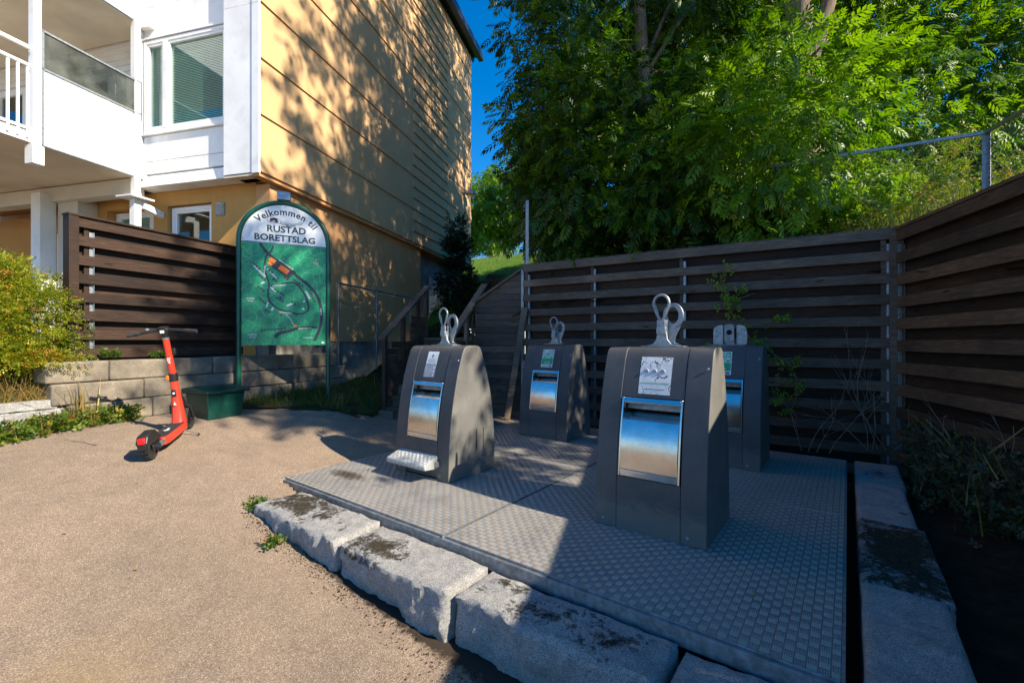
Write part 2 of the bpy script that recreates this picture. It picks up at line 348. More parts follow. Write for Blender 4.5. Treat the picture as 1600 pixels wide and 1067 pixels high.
# ------------------------------------------------------------------ mesh helpers
class MB:
    def __init__(s): s.v = []; s.f = []; s.m = []
    def add(s, vs, fs, mi=0, M=None):
        b = len(s.v)
        if M is not None: vs = [tuple(M @ Vector(p)) for p in vs]
        s.v += [tuple(p) for p in vs]; s.f += [tuple(b + i for i in f) for f in fs]; s.m += [mi] * len(fs); return s
    def box(s, lo, hi, mi=0, M=None):
        x0, y0, z0 = lo; x1, y1, z1 = hi
        return s.add([(x0, y0, z0), (x1, y0, z0), (x1, y1, z0), (x0, y1, z0), (x0, y0, z1), (x1, y0, z1), (x1, y1, z1), (x0, y1, z1)],
                     [(0, 3, 2, 1), (4, 5, 6, 7), (0, 1, 5, 4), (1, 2, 6, 5), (2, 3, 7, 6), (3, 0, 4, 7)], mi, M)
    def prism(s, poly, axis, a, b, mi=0, M=None):
        # poly of 2D points; axis 'x': (y,z) ; 'y': (x,z) ; 'z': (x,y)
        n = len(poly)
        def P(p, k): return {'x': (k, p[0], p[1]), 'y': (p[0], k, p[1]), 'z': (p[0], p[1], k)}[axis]
        vs = [P(p, a) for p in poly] + [P(p, b) for p in poly]
        fs = [tuple(range(n))[::-1], tuple(range(n, 2 * n))] + [(i, (i + 1) % n, n + (i + 1) % n, n + i) for i in range(n)]
        return s.add(vs, fs, mi, M)
    def tube(s, pts, r, n=8, mi=0, caps=True, M=None, closed=False, flat=None):
        pts = [Vector(p) for p in pts]; m = len(pts)
        rs = r if hasattr(r, '__len__') else [r] * m
        vs = []; up = None
        for i, p in enumerate(pts):
            if closed: d = pts[(i + 1) % m] - pts[i - 1]
            else: d = pts[min(i + 1, m - 1)] - pts[max(i - 1, 0)]
            d.normalize()
            if up is None:
                up = Vector((0, 0, 1)) if abs(d.z) < .9 else Vector((0, 1, 0))
                up = (up - d * up.dot(d)).normalized()
            else:
                up = (up - d * up.dot(d)).normalized()
            sd = d.cross(up)
            fx, fy = flat if flat else (1, 1)
            for k in range(n):
                a = 2 * math.pi * (k + .5) / n
                vs.append(p + (up * math.cos(a) * fx + sd * math.sin(a) * fy) * rs[i])
        fs = []
        L = m if closed else m - 1
        for i in range(L):
            j = (i + 1) % m
            for k in range(n):
                k2 = (k + 1) % n; fs.append((i * n + k, i * n + k2, j * n + k2, j * n + k))
        if caps and not closed: fs += [tuple(range(n))[::-1], tuple((m - 1) * n + k for k in range(n))]
        return s.add(vs, fs, mi, M)
    def lathe(s, prof, n=24, axis='y', c=(0, 0, 0), mi=0, M=None):
        # prof: list (r, h) ; revolve around axis
        vs = []; c = Vector(c)
        for r, h in prof:
            for k in range(n):
                a = 2 * math.pi * k / n
                q = (r * math.cos(a), h, r * math.sin(a)) if axis == 'y' else (r * math.cos(a), r * math.sin(a), h) if axis == 'z' else (h, r * math.cos(a), r * math.sin(a))
                vs.append(c + Vector(q))
        fs = []
        for i in range(len(prof) - 1):
            for k in range(n):
                k2 = (k + 1) % n; fs.append((i * n + k, i * n + k2, (i + 1) * n + k2, (i + 1) * n + k))
        return s.add(vs, fs, mi, M)
    def mesh(s, name, mats):
        me = bpy.data.meshes.new(name); me.from_pydata(s.v, [], s.f)
        for m in (mats if isinstance(mats, (list, tuple)) else [mats]): me.materials.append(MATS[m])
        if len(me.materials) > 1: me.polygons.foreach_set('material_index', s.m)
        bm = bmesh.new(); bm.from_mesh(me); bmesh.ops.recalc_face_normals(bm, faces=bm.faces); bm.to_mesh(me); bm.free()
        return me
    def build(s, name, mats, parent=None, smooth=None, bevel=0, seg=2, loc=None, **kw):
        me = s.mesh(name, mats); return link(name, me, parent, smooth, bevel, seg, loc, **kw)
def link(name, me, parent=None, smooth=None, bevel=0, seg=2, loc=None, rot=None):
    o = bpy.data.objects.new(name, me); sc.collection.objects.link(o); o.parent = parent
    if loc is not None: o.location = loc
    if rot is not None: o.rotation_euler = rot
    if bevel:
        b = o.modifiers.new('bevel', 'BEVEL'); b.width = bevel; b.segments = seg; b.limit_method = 'ANGLE'; b.angle_limit = R(35)
        me.polygons.foreach_set('use_smooth', [True] * len(me.polygons)); me.set_sharp_from_angle(angle=R(60))
    elif smooth is not None:
        me.polygons.foreach_set('use_smooth', [True] * len(me.polygons)); me.set_sharp_from_angle(angle=R(smooth))
    return o
def bevmesh(name, lo, hi, w, mat, seg=1):
    bm = bmesh.new(); mb = MB().box(lo, hi); vs = [bm.verts.new(v) for v in mb.v]
    for f in mb.f: bm.faces.new([vs[i] for i in f])
    bmesh.ops.recalc_face_normals(bm, faces=bm.faces)
    if w: bmesh.ops.bevel(bm, geom=list(bm.edges), offset=w, segments=seg, affect='EDGES')
    me = bpy.data.meshes.new(name); bm.to_mesh(me); bm.free(); me.materials.append(MATS[mat]); return me
def tag(o, label=None, cat=None, group=None, kind=None):
    if label: o['label'] = label
    if cat: o['category'] = cat
    if group: o['group'] = group
    if kind: o['kind'] = kind
    return o
def empty(name, loc, rz=0, label=None, cat=None, group=None, kind=None):
    o = bpy.data.objects.new(name, None); sc.collection.objects.link(o); o.location = loc; o.rotation_euler = (0, 0, rz)
    o.empty_display_size = .1
    return tag(o, label, cat, group, kind)
def copy_tree(o, parent=None):
    c = o.copy(); sc.collection.objects.link(c); c.parent = parent
    for ch in list(o.children): copy_tree(ch, c)
    return c
def catmull(pts, n=6):
    P = [np.array(p, float) for p in pts]; P = [2 * P[0] - P[1]] + P + [2 * P[-1] - P[-2]]; out = []
    for i in range(1, len(P) - 2):
        for k in range(n):
            u = k / n
            out.append(.5 * ((2 * P[i]) + (-P[i - 1] + P[i + 1]) * u + (2 * P[i - 1] - 5 * P[i] + 4 * P[i + 1] - P[i + 2]) * u * u + (-P[i - 1] + 3 * P[i] - 3 * P[i + 1] + P[i + 2]) * u ** 3))
    out.append(P[-2]); return [tuple(p) for p in out]
def text_mesh(body, size, mat, name='lettering', align='CENTER', extrude=.0006, bold=.022):
    cu = bpy.data.curves.new('t', 'FONT'); cu.body = body; cu.size = size; cu.align_x = align; cu.align_y = 'BOTTOM_BASELINE'
    cu.extrude = extrude; cu.offset = bold * size; cu.resolution_u = 3; cu.fill_mode = 'FRONT'
    ob = bpy.data.objects.new('t', cu); sc.collection.objects.link(ob)
    dg = bpy.context.evaluated_depsgraph_get(); me = bpy.data.meshes.new_from_object(ob.evaluated_get(dg))
    bpy.data.objects.remove(ob); bpy.data.curves.remove(cu)
    V = np.array([v.co[:] for v in me.vertices]) if len(me.vertices) else np.zeros((0, 3))
    F = [tuple(p.vertices) for p in me.polygons]; bpy.data.meshes.remove(me)
    return V, F

# platform frame: s along the front edge, t deep
FL = Vector((-2.26, 4.46, 0)); U = Vector((.8, -.6, 0)); Vv = Vector((.6, .8, 0))
PS, PT, PMS, PMT = 4.46, 4.12, 2.24, 2.12
def st(s, t_, z=0): return FL + U * s + Vv * t_ + Vector((0, 0, z))
def to_st(x, y):
    dx, dy = x - FL.x, y - FL.y; return dx * .8 - dy * .6, dx * .6 + dy * .8
RZ = math.atan2(-.6, .8)

# ------------------------------------------------------------------ ground
def rbf(ctrl, eps=.35):
    C = np.array(ctrl, float); n = len(C)
    D = np.sqrt(((C[:, None, :2] - C[None, :, :2]) ** 2).sum(-1) + eps * eps)
    A = np.zeros((n + 1, n + 1)); A[:n, :n] = D; A[:n, n] = 1; A[n, :n] = 1
    w = np.linalg.solve(A, np.append(C[:, 2], 0))
    def f(x, y):
        x = np.asarray(x, float); y = np.asarray(y, float); sh = x.shape
        d = np.sqrt((x.ravel()[:, None] - C[None, :, 0]) ** 2 + (y.ravel()[:, None] - C[None, :, 1]) ** 2 + eps * eps)
        return (d @ w[:n] + w[n]).reshape(sh)
    return f
gctrl = [(-2.26, 4.46, -.006), (-1.64, 5.3, -.006), (-1.0, 6.14, -.006), (-.3, 7.07, -.006), (.15, 7.7, .0), (-2.25, 3.8, -.12), (-1.3, 3.0, -.26), (-.4, 2.42, -.335), (.35, 1.85, -.38),
         (1.2, 1.2, -.42), (-2, 2, -.28), (-3.5, 4.45, .17), (-3.86, 5.38, .31), (-5.06, 5.12, .38), (-4.68, 6.0, .38), (-4.2, 7.0, .42), (-2.67, 6.5, .33), (-2.1, 7.3, .12),
         (-5.0, 4.2, .26), (-3.5, 3.0, -.06), (-6, 3, .1), (-5, 1, -.2), (0, 0, -.40), (-3, 0, -.36), (5, 0, -.42), (-3, 8, .36), (-3, 9, .45), (-2.4, 8.6, .42),
         (0, -6, -.5), (10, -6, -.5), (-10, -6, -.4), (-12, 0, -.1), (-12, 8, .5), (-7, 9, .7), (-1.6, 6.6, .05), (-3.0, 5.6, .16)]
_g = rbf(gctrl)
def gz(x, y):
    z = _g(x, y); r = np.hypot(np.asarray(x, float), np.asarray(y, float))
    k = np.clip((r - 12) / 12, 0, 1); return np.clip(z, -.6, 1.0) * (1 - k) - .5 * k
hctrl = [(-2.6, 9.0, .5), (-1.3, 9.1, 1.38), (-2.6, 12, 1.2), (-1.6, 18, 3.8), (-.5, 30, 7.0), (-20, 30, 6.5), (20, 10, 5.0), (10, 6, 3.2), (5.6, 5, 2.35), (4.8, 5.6, 2.3), (.5, 8.4, 2.15),
         (2.5, 7.1, 2.2), (6, 0, 2.0), (6, -4, 1.0), (12, 20, 8), (40, 40, 12), (0, 60, 10), (-.4, 9.0, 1.75), (-.3, 11, 2.35), (6, 12, 4.0), (-30, 60, 8), (60, 0, 3), (-.8, 14, 3.0), (-2.0, 24, 5.6), (4, 30, 7.4), (7.5, 3.6, 2.5)]
hz = rbf(hctrl)
def side(p, a, b):  # >0 when p lies on the left of a->b
    return (b[0] - a[0]) * (p[1] - a[1]) - (b[1] - a[1]) * (p[0] - a[0])
FA = (.22, 7.75); FC = (4.5, 5.2); FR = (FC[0] - .257 * 7.2, FC[1] - .966 * 7.2)
def in_hill(x, y):
    behind_back = side((x, y), FA, FC) > .04 and side((x, y), FC, FR) > -99
    if x > -.62 and y > 7.4 and side((x, y), (-.63, 8.0), FA) > .03 and x < .3 and y < 9.2: return True
    if y > 9.0: return True
    # region right of right fence or behind back fence
    rb = side((x, y), FC, FR) > .05
    bb = side((x, y), FA, FC) > .04
    if x >= .2 and y > -2: return (bb and x < FC[0] + .3) or (rb and (bb or y < FC[1] + 1)) if x < 40 else True
    return False
def grid_mesh(xs, ys, zf, keep, attrs=None):
    X, Y = np.meshgrid(xs, ys); Z = zf(X, Y); n, m_ = X.shape
    V = np.stack([X, Y, Z], -1).reshape(-1, 3)
    F = []
    for j in range(n - 1):
        for i in range(m_ - 1):
            if keep(.5 * (xs[i] + xs[i + 1]), .5 * (ys[j] + ys[j + 1])):
                a = j * m_ + i; F.append((a, a + 1, a + m_ + 1, a + m_))
    return V, F, X, Y
def lin(*segs):
    out = []
    for a, b, st_ in segs: out += list(np.arange(a, b - 1e-6, st_))
    out.append(segs[-1][1]); return np.array(out)
xs = lin((-300, -60, 40), (-60, -16, 4), (-16, -7, .6), (-7, 3.4, .055), (3.4, 8, .4), (8, 60, 6), (60, 300, 40))
ys = lin((-300, -60, 40), (-60, -8, 4), (-8, .4, .4), (.4, 8.8, .055), (8.8, 9.2, .1), (9.2, 12, .7), (12, 60, 6))
def ground_z(X, Y):
    Z = gz(X, Y)
    dx, dy = X - FL.x, Y - FL.y; s = dx * .8 - dy * .6; t_ = dx * .6 + dy * .8
    ins = (s > .05) & (t_ > -.02) & (t_ < 6) & (s < 6)
    ins2 = (s > .55) & (t_ > -.35) & (t_ < 6) & (s < 6)
    Z = np.where(ins, np.minimum(Z, -.30), Z); Z = np.where(ins2, np.minimum(Z, -.36), Z)
    Z += .006 * np.sin(X * 2.1 + Y) * np.sin(Y * 1.7 - X * .6)
    return Z
V, F, X, Y = grid_mesh(xs, ys, ground_z, lambda x, y: not in_hill(x, y) and y < 40)
me = bpy.data.meshes.new('ground'); me.from_pydata(V.tolist(), [], F); me.materials.append(MATS['asphalt'])
s_ = (X - FL.x) * .8 - (Y - FL.y) * .6; t_ = (X - FL.x) * .6 + (Y - FL.y) * .8
dist_stone = np.hypot(np.clip(.43 - s_, 0, 9), np.clip(-.47 - t_, 0, 9))
dirt = np.clip(.80 - dist_stone / .13, 0, .85) * np.clip((s_ + .2) * .5, .12, 1)
dirt = np.maximum(dirt, np.clip(.55 - dist_stone / .55, 0, .5) * np.clip((s_ - 1.9) * 1.2, 0, 1))
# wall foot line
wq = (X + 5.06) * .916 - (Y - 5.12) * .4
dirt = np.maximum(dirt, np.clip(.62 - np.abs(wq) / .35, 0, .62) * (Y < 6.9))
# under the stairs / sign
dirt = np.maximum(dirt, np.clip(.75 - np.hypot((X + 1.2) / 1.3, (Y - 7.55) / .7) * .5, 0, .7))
stain = np.clip(1.1 - np.hypot((X + 2.05) / .45, (Y - 1.75) / .8), 0, 1)
for nm, arr in (('dirt', dirt), ('stain', stain)):
    a = me.attributes.new(nm, 'FLOAT', 'POINT'); a.data.foreach_set('value', arr.ravel().astype(np.float32))
g = link('ground', me, smooth=180); tag(g, 'tan weathered asphalt yard in front of the container platform', kind='structure')

# verge (soil strip under the sign and along the building)
xs2 = lin((-7, -.4, .08)); ys2 = lin((5.6, 9.6, .08))
def verge_keep(x, y):
    if y > 9.3: return False
    wall = (x + 5.06) * .916 - (y - 5.12) * .4
    if wall < .18: return False
    if x > -2.15 + (y - 7.4) * .2: return False
    edge = 6.55 - (x + 2.7) * (-.12) + .06 * math.sin(x * 7)
    return y > edge and y > 6.45
def vz(X, Y): return gz(X, Y) + .02 + .03 * np.sin(X * 5) * np.sin(Y * 4.3) + np.clip((Y - 6.9) * .05, 0, .3)
V, F, _, _ = grid_mesh(xs2, ys2, vz, verge_keep)
me = bpy.data.meshes.new('soil_verge'); me.from_pydata(V.tolist(), [], F); me.materials.append(MATS['verge_soil'])
tag(link('soil_verge', me, smooth=180), kind='structure')
# hill
xs3 = lin((-40, -4, 3), (-4, 8, .25), (8, 20, 1), (20, 80, 6)); ys3 = lin((-3, 14, .25), (14, 40, 1), (40, 120, 8))
V, F, _, _ = grid_mesh(xs3, ys3, lambda X, Y: hz(X, Y) + .05 * np.sin(X * 2.3) * np.sin(Y * 1.9), lambda x, y: in_hill(x, y) and not (x < -4 + (y - 7.6) * .25 and y < 18.5 and x > -16))
me = bpy.data.meshes.new('hill'); me.from_pydata(V.tolist(), [], F); me.materials.append(MATS['lawn']); me.materials.append(MATS['undergrowth'])
for p_ in me.polygons:
    c_ = p_.center; p_.material_index = 0 if (c_.y > 13 and c_.x < 3) else 1
tag(link('hill', me, smooth=180), kind='structure')
# soil bed between stones and right fence
mb = MB(); n1, n2 = 30, 12; vs = []; fs = []
for i in range(n1 + 1):
    for j in range(n2 + 1):
        t0 = -1.8 + i / n1 * 6.2; q = st(4.85, t0); k = (t0 + .2) * 1.02
        fx = FC[0] - .257 * (5.0 - q.y) + .1; fx = FC[0] - .266 * (FC[1] - q.y) + .15
        x = q.x + (max(fx, q.x + .02) - q.x) * j / n2
        vs.append((x, q.y, -.16 + .04 * mnoise.noise((x * 3, q.y * 3, 0)) + .10 * (j / n2)))
for i in range(n1):
    for j in range(n2): a = i * (n2 + 1) + j; fs.append((a, a + 1, a + n2 + 2, a + n2 + 1))
tag(mb.add(vs, fs).build('soil_bed', 'soil', smooth=180), kind='structure')
# left terrace soil behind the granite edging
mb = MB(); vs = []; fs = []
for i in range(17):
    for j in range(9):
        k = -2.6 + i * .2; q = Vector((-5.06 + .4 * k, 5.12 + .916 * k)); q += Vector((-.916, .4)) * (.08 + j * .35)
        vs.append((q.x, q.y, .62 + .05 * j + .03 * mnoise.noise((q.x * 3, q.y * 3, 2))))
for i in range(16):
    for j in range(8): a = i * 9 + j; fs.append((a, a + 1, a + 10, a + 9))
tag(mb.add(vs, fs).build('terrace_soil', 'verge_soil', smooth=180), kind='structure')

# ------------------------------------------------------------------ building
BX = math.atan2(-.249, .968)
bld = empty('apartment_building', (-4.3, 7.6, 0), BX, 'yellow clad apartment block with white balconies beside the stairs', 'building')
# local: +x = outward normal of the yellow wall, y = depth, facade at y=0 towards the camera
ROW = .96
def siding_profile(h, d0, d1): return [(-.02, 0), (d1, 0), (d1, .015), (d0, h), (-.02, h)]
def cladding(y0, y1, z0, h, d=.032):
    mb = MB(); mb.prism([(x, z) for x, z in siding_profile(h, .002, d)], 'y', 0, y1 - y0)
    return mb.mesh('cladding_panel', 'yellow_cladding')
cols = [(.0, 2.41), (2.42, 5.62), (8.22, 10.64)]
for (y0, y1) in cols:
    me_ = cladding(y0, y1, 0, ROW - .004)
    for r in range(9):
        h_ = ROW if r < 8 else .5
        link('cladding_panel', me_, bld, loc=(0, y0, 4.26 + r * ROW))
me_ = cladding(5.64, 8.20, 0, ROW / 3 - .003, .045)
for r in range(26): link('cladding_panel', me_, bld, loc=(0, 5.64, 4.26 + r * ROW / 3))
for y in (2.415, 5.63, 8.21):
    MB().box((-.01, y - .012, 4.3), (.012, y + .012, 12.85)).build('seam_strip', 'yellow_plaster', bld)
MB().box((-.6, .12, 4.20), (-.02, 10.62, 12.9)).box((-9, 1.0, 4.45), (-.61, 10.62, 12.9)).box((-9, 1.3, .4), (-.35, 10.6, 4.44)).build('wall', 'yellow_plaster', bld)
# base flashing (two thin ledges) below the cladding
mb = MB()
mb.box((-.15, -.0, 4.235), (.045, 10.64, 4.255)).box((-.15, -.0, 4.16), (.02, 10.64, 4.175)).box((-.15, .002, 4.176), (.008, 10.63, 4.234))
mb.build('base_flashing', 'yellow_plaster', bld)
# ground floor: side wall plaster, foundation, dark recess
MB().box((-.4, .352, 1.35), (-.10, 6.35, 4.158)).build('plaster_wall', 'yellow_plaster', bld)
MB().box((-.4, .36, -.3), (-.13, 6.34, 1.348)).build('foundation', 'concrete_dark', bld)
MB().box((-.8, 6.36, .2), (-.34, 10.6, 4.157)).build('basement_wall', 'concrete_dark', bld)
MB().box((-.337, 7.4, 2.3), (-.30, 8.0, 3.5)).build('basement_door', 'galvanised_dull', bld)
# a small joint line on the plaster wall
MB().box((-.1, .4, 2.2), (-.092, 2.9, 2.225)).build('plaster_joint', 'mustard_plaster', bld)
# roof edge and gutter
MB().box((-9.5, -.7, 12.9), (.38, 11.05, 13.05)).box((-.05, -.6, 12.72), (.02, 11.0, 12.9)).build('roof', 'roof_metal', bld)
mb = MB(); mb.prism([(.2, 12.75), (.38, 12.75), (.40, 12.899), (.18, 12.899)], 'y', -.7, 11.1); mb.build('gutter', 'roof_metal', bld)
# wall lamp (dome) on the yellow wall
wl = MB().lathe([(.001, .17), (.10, .16), (.19, .10), (.23, 0), (.20, -.02), (.001, -.02)], 20, 'z', (.30, 9.9, 6.95)).build('wall_lamp', 'galvanised', bld, smooth=50)
MB().box((.02, 9.84, 7.0), (.30, 9.96, 7.06)).build('lamp_arm', 'galvanised', wl)
# vent grille low by the bush
vg = MB().box((-.30, 9.9, 2.6), (-.1, 10.55, 3.5)).build('vent_housing', 'galvanised_dull', bld)
for i in range(8):
    MB().box((-.098, 9.92, 2.66 + i * .1), (-.06, 10.53, 2.70 + i * .1)).build('slat', 'galvanised', vg)

# facade (camera side)
def bbox(name, lo, hi, mat, par=None, bev=0): return MB().box(lo, hi).build(name, mat, par or bld, bevel=bev)
for z0, z1 in ((4.22, 7.08), (7.086, 9.95), (9.956, 12.7)):
    bbox('corner_column', (-.70, -.03, z0), (-.10, .10, z1), 'white_paint')
    bbox('corner_column', (-.096, -.045, z0 - .02), (.042, -.003, z1), 'white_paint')
bbox('column_soffit', (-.70, -.02, 4.17), (-.11, .12, 4.205), 'soffit_paint')
# facade panels
for z0, z1 in ((4.46, 4.68), (4.69, 5.15), (6.98, 7.55), (7.56, 8.03), (9.74, 10.3), (10.31, 10.8)):
    bbox('facade_panel', (-2.68, .10, z0), (-.705, .178, z1), 'white_paint')
bbox('window_ledge', (-2.70, .05, 5.16), (-.705, .178, 5.19), 'white_paint'); bbox('window_ledge', (-2.70, .06, 6.935), (-.705, .178, 6.97), 'white_paint')
mb = MB(); mb.prism([(.03, 4.20), (.06, 4.40), (.178, 4.44), (.34, 4.26), (.34, 4.20)], 'x', -2.78, -.05); mb.build('skirt_flashing', 'white_paint', bld)
def window(x0, x1, z0, z1, y, splits, name='window', par=None, blind=True, depth=.10, fw=.07, bl=1.0, back=.45):
    w = MB().box((x0, y, z0), (x1, y + depth, z0 + fw)).box((x0, y, z1 - fw), (x1, y + depth, z1)).box((x0, y, z0 + fw), (x0 + fw, y + depth, z1 - fw)).box((x1 - fw, y, z0 + fw), (x1, y + depth, z1 - fw)).build(name, 'white_paint', par or bld, bevel=.006, seg=1)
    edges = [x0 + fw] + [s_ for s_ in splits] + [x1 - fw]
    for s_ in splits: MB().box((s_ - .05, y - .005, z0 + fw), (s_ + .05, y + depth, z1 - fw)).build('mullion', 'white_paint', w)
    for i in range(len(edges) - 1):
        a = edges[i] + (.05 if i else 0); b = edges[i + 1] - (.05 if i < len(edges) - 2 else 0)
        c = .045; mb = MB()
        mb.box((a + .004, y + .012, z0 + fw), (b - .004, y + depth - .02, z0 + fw + c)).box((a + .004, y + .012, z1 - fw - c), (b - .004, y + depth - .02, z1 - fw)).box((a + .004, y + .012, z0 + fw + c), (a + c, y + depth - .02, z1 - fw - c)).box((b - c, y + .012, z0 + fw + c), (b - .004, y + depth - .02, z1 - fw - c))
        mb.build('sash', 'white_paint', w)
        MB().box((a + c, y + .05, z0 + fw + c), (b - c, y + .056, z1 - fw - c)).build('pane', 'glass', w)
    if blind:
        mb = MB(); z = z1 - fw - .06
        while z > z1 - fw - .06 - (z1 - z0 - 2 * fw - .1) * bl:
            mb.add([(x0 + .12, y + .07, z), (x1 - .12, y + .07, z), (x1 - .12, y + .08, z + .024), (x0 + .12, y + .08, z + .024)], [(0, 1, 2, 3)]); z -= .03
        mb.build('blind', 'blind_slat', w)
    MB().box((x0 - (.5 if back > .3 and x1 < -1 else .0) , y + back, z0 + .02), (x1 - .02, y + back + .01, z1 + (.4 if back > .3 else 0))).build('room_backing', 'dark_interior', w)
    return w
# cut-free walls: the window sits proud in its own bay
window(-2.66, -.73, 5.20, 6.92, .075, [-2.14])
window(-2.66, -.73, 8.05, 9.72, .075, [-2.14])
# replace wall body behind windows: narrow siding behind the balcony
for r in range(44):
    z = 4.47 + r * .125
    if 0 <= r < 60: MB().prism([(.30, z), (.262, z), (.29, z + .123), (.30, z + .123)], 'x', -9, -2.79 if z > 4.4 else -2.8).build('siding_board', 'white_paint', bld)
    if z > 9.7: break
bbox('siding_trim', (-2.785, .04, 4.45), (-2.69, .30, 9.8), 'white_paint')
# strip of narrow lap siding by the post
for r in range(22):
    z = 4.5 + r * .12
    MB().prism([(.039, z), (.015, z), (.032, z + .118), (.039, z + .118)], 'x', -2.78, -2.70).build('siding_board', 'white_paint', bld)
bd = window(-4.6, -3.6, 4.55, 6.55, .17, [], 'balcony_door', depth=.09, blind=False, back=.07)
window(-6.9, -5.2, 5.2, 6.6, .17, [-6.0], depth=.09, blind=False, back=.07)

# balconies
def balcony(zf):
    b = bbox('balcony', (-9, -2.45, zf - .13), (-2.62, .26, zf + .0), 'soffit_paint')
    MB().box((-2.618, -2.45, zf - .15), (-2.59, -.12, zf + .03)).build('edge_beam', 'white_paint', b)
    return b
b1 = balcony(4.48); b2 = balcony(7.30); b3 = balcony(10.1)
for b_, zf in ((b2, 7.30), (b3, 10.1), (b1, 4.48)):
    z0 = zf - .14
    y0, y1 = -1.47, -.17
    MB().box((-2.585, y0, z0), (-2.567, y1, zf + 1.0)).build('side_panel', 'white_paint', b_)
    fr_ = MB(); 
    for (ya, yb, za, zb) in ((y0 - .01, y1 + .14, zf + 1.0, zf + 1.03), (y0 - .01, y1 + .14, zf + 1.58, zf + 1.61), (y0 - .01, y0 + .02, z0, zf + 1.6), (y1 + .12, y1 + .145, zf + .9, zf + 1.6), (y0, y1, z0 - .02, z0)):
        fr_.box((-2.59, ya, za), (-2.55, yb, zb))
    fr_.build('panel_frame', 'galvanised', b_)
    MB().box((-2.66, y0 + .03, zf + 1.03), (-2.60, y1, zf + 1.13)).build('inner_rail', 'cream_paint', b_)
    MB().box((-2.575, y0 + .02, zf + 1.03), (-2.569, y1 + .12, zf + 1.58)).build('glass_screen', 'smoked_glass', b_)
    # bar railing towards the camera
    MB().box((-2.60, -2.44, zf + 1.22), (-2.55, -1.60, zf + 1.27)).build('handrail', 'white_paint', b_)
    MB().box((-2.59, -2.44, zf + .02), (-2.56, -1.60, zf + .06)).build('bottom_rail', 'white_paint', b_)
    for k in range(8):
        MB().box((-2.588, -2.42 + k * .11, zf - .10), (-2.562, -2.392 + k * .11, zf + 1.0)).build('baluster', 'white_paint', b_)
    MB().box((-2.60, -2.44, zf + .96), (-2.55, -1.60, zf + 1.0)).build('handrail', 'white_paint', b_)
for y in (-1.53, -.10):
    bbox('balcony_post', (-2.66, y - .05, 4.05 if y < -1 else 3.98), (-2.55, y + .05, 12.8), 'white_paint', None, .004)
bbox('post_bracket', (-2.66, .0, 7.12), (-2.42, .1, 7.38), 'white_paint')
bbox('post_stub', (-2.70, -1.60, 4.02), (-2.53, -1.46, 4.30), 'white_paint')
# ground floor under the balcony
bbox('ground_post', (-2.67, -.16, .3), (-2.55, -.04, 3.93), 'white_paint', None, .004)
bbox('post_cap', (-2.80, -.30, 3.935), (-2.42, .10, 3.965), 'white_paint')
mb = MB(); mb.prism([(-.02, 3.78), (.34, 3.70), (.34, 3.80), (-.02, 3.90)], 'x', -2.60, -2.50); mb.build('bracket_arm', 'white_paint', bld)
def gwall(x0, x1, z0, z1, y=.35): bbox('ground_floor_wall', (x0, y, z0), (x1, y + .3, z1), 'mustard_plaster')
gwall(-1.39, -.401, 1.0, 4.199); gwall(-2.44, -1.39, 1.0, 2.62); gwall(-2.44, -1.39, 3.93, 4.199); gwall(-2.78, -2.44, 1.0, 4.199)
gwall(-3.99, -2.78, 3.95, 4.199); gwall(-4.75, -3.99, 1.0, 4.199); gwall(-9, -4.75, 1, 4.199, .95)
MB().box((-.4, .352, 1.0), (-.395, .65, 4.199)).build('wall_edge', 'mustard_plaster', bld)
window(-2.42, -1.41, 2.64, 3.91, .42, [], 'window', blind=False)
window(-3.97, -2.80, 1.3, 3.93, .50, [-3.0], 'terrace_door', blind=True, bl=.55)
window(-6.3, -5.6, 2.3, 3.75, .88, [], 'window', blind=False, depth=.065, back=.062)
bbox('pier', (-4.75, -.0, .4), (-4.22, .34, 4.199), 'cream_paint'); bbox('pier', (-5.05, -.25, .4), (-4.80, .0, 4.199), 'white_paint')
bbox('ground_beam', (-9, -.10, 4.06), (-2.70, .12, 4.33), 'cream_paint')
for (x0, z0, y) in ((-1.28, 3.66, .335), (-7.1, 3.5, .935)):
    gv = bbox('wall_vent', (x0, y, z0), (x0 + .20, y + .014, z0 + .24), 'galvanised_dull')
    for k in range(7): MB().box((x0 + .025, y - .012, z0 + .03 + k * .028), (x0 + .175, y - .001, z0 + .042 + k * .028)).build('slat', 'galvanised', gv)

# metal pipe rail along the yellow wall
def bl2w(x, y, z): c, s = math.cos(BX), math.sin(BX); return Vector((-4.3 + x * c - y * s, 7.6 + x * s + y * c, z))
rp = [bl2w(.30, y, 0) for y in (1.75, 3.2, 4.9)]
pr = empty('pipe_rail', (rp[0].x, rp[0].y, 0), 0, 'grey metal pipe rail standing along the foundation of the yellow wall', 'handrail')
off = -Vector((rp[0].x, rp[0].y, 0))
zt = 2.55
MB().tube([rp[0] + off + Vector((0, 0, zt)), rp[2] + off + Vector((0, 0, zt))], .022).build('top_rail', 'galvanised_dull', pr, smooth=50)
for q in rp: MB().tube([q + off + Vector((0, 0, .2)), q + off + Vector((0, 0, zt))], .022).build('post', 'galvanised_dull', pr, smooth=50)

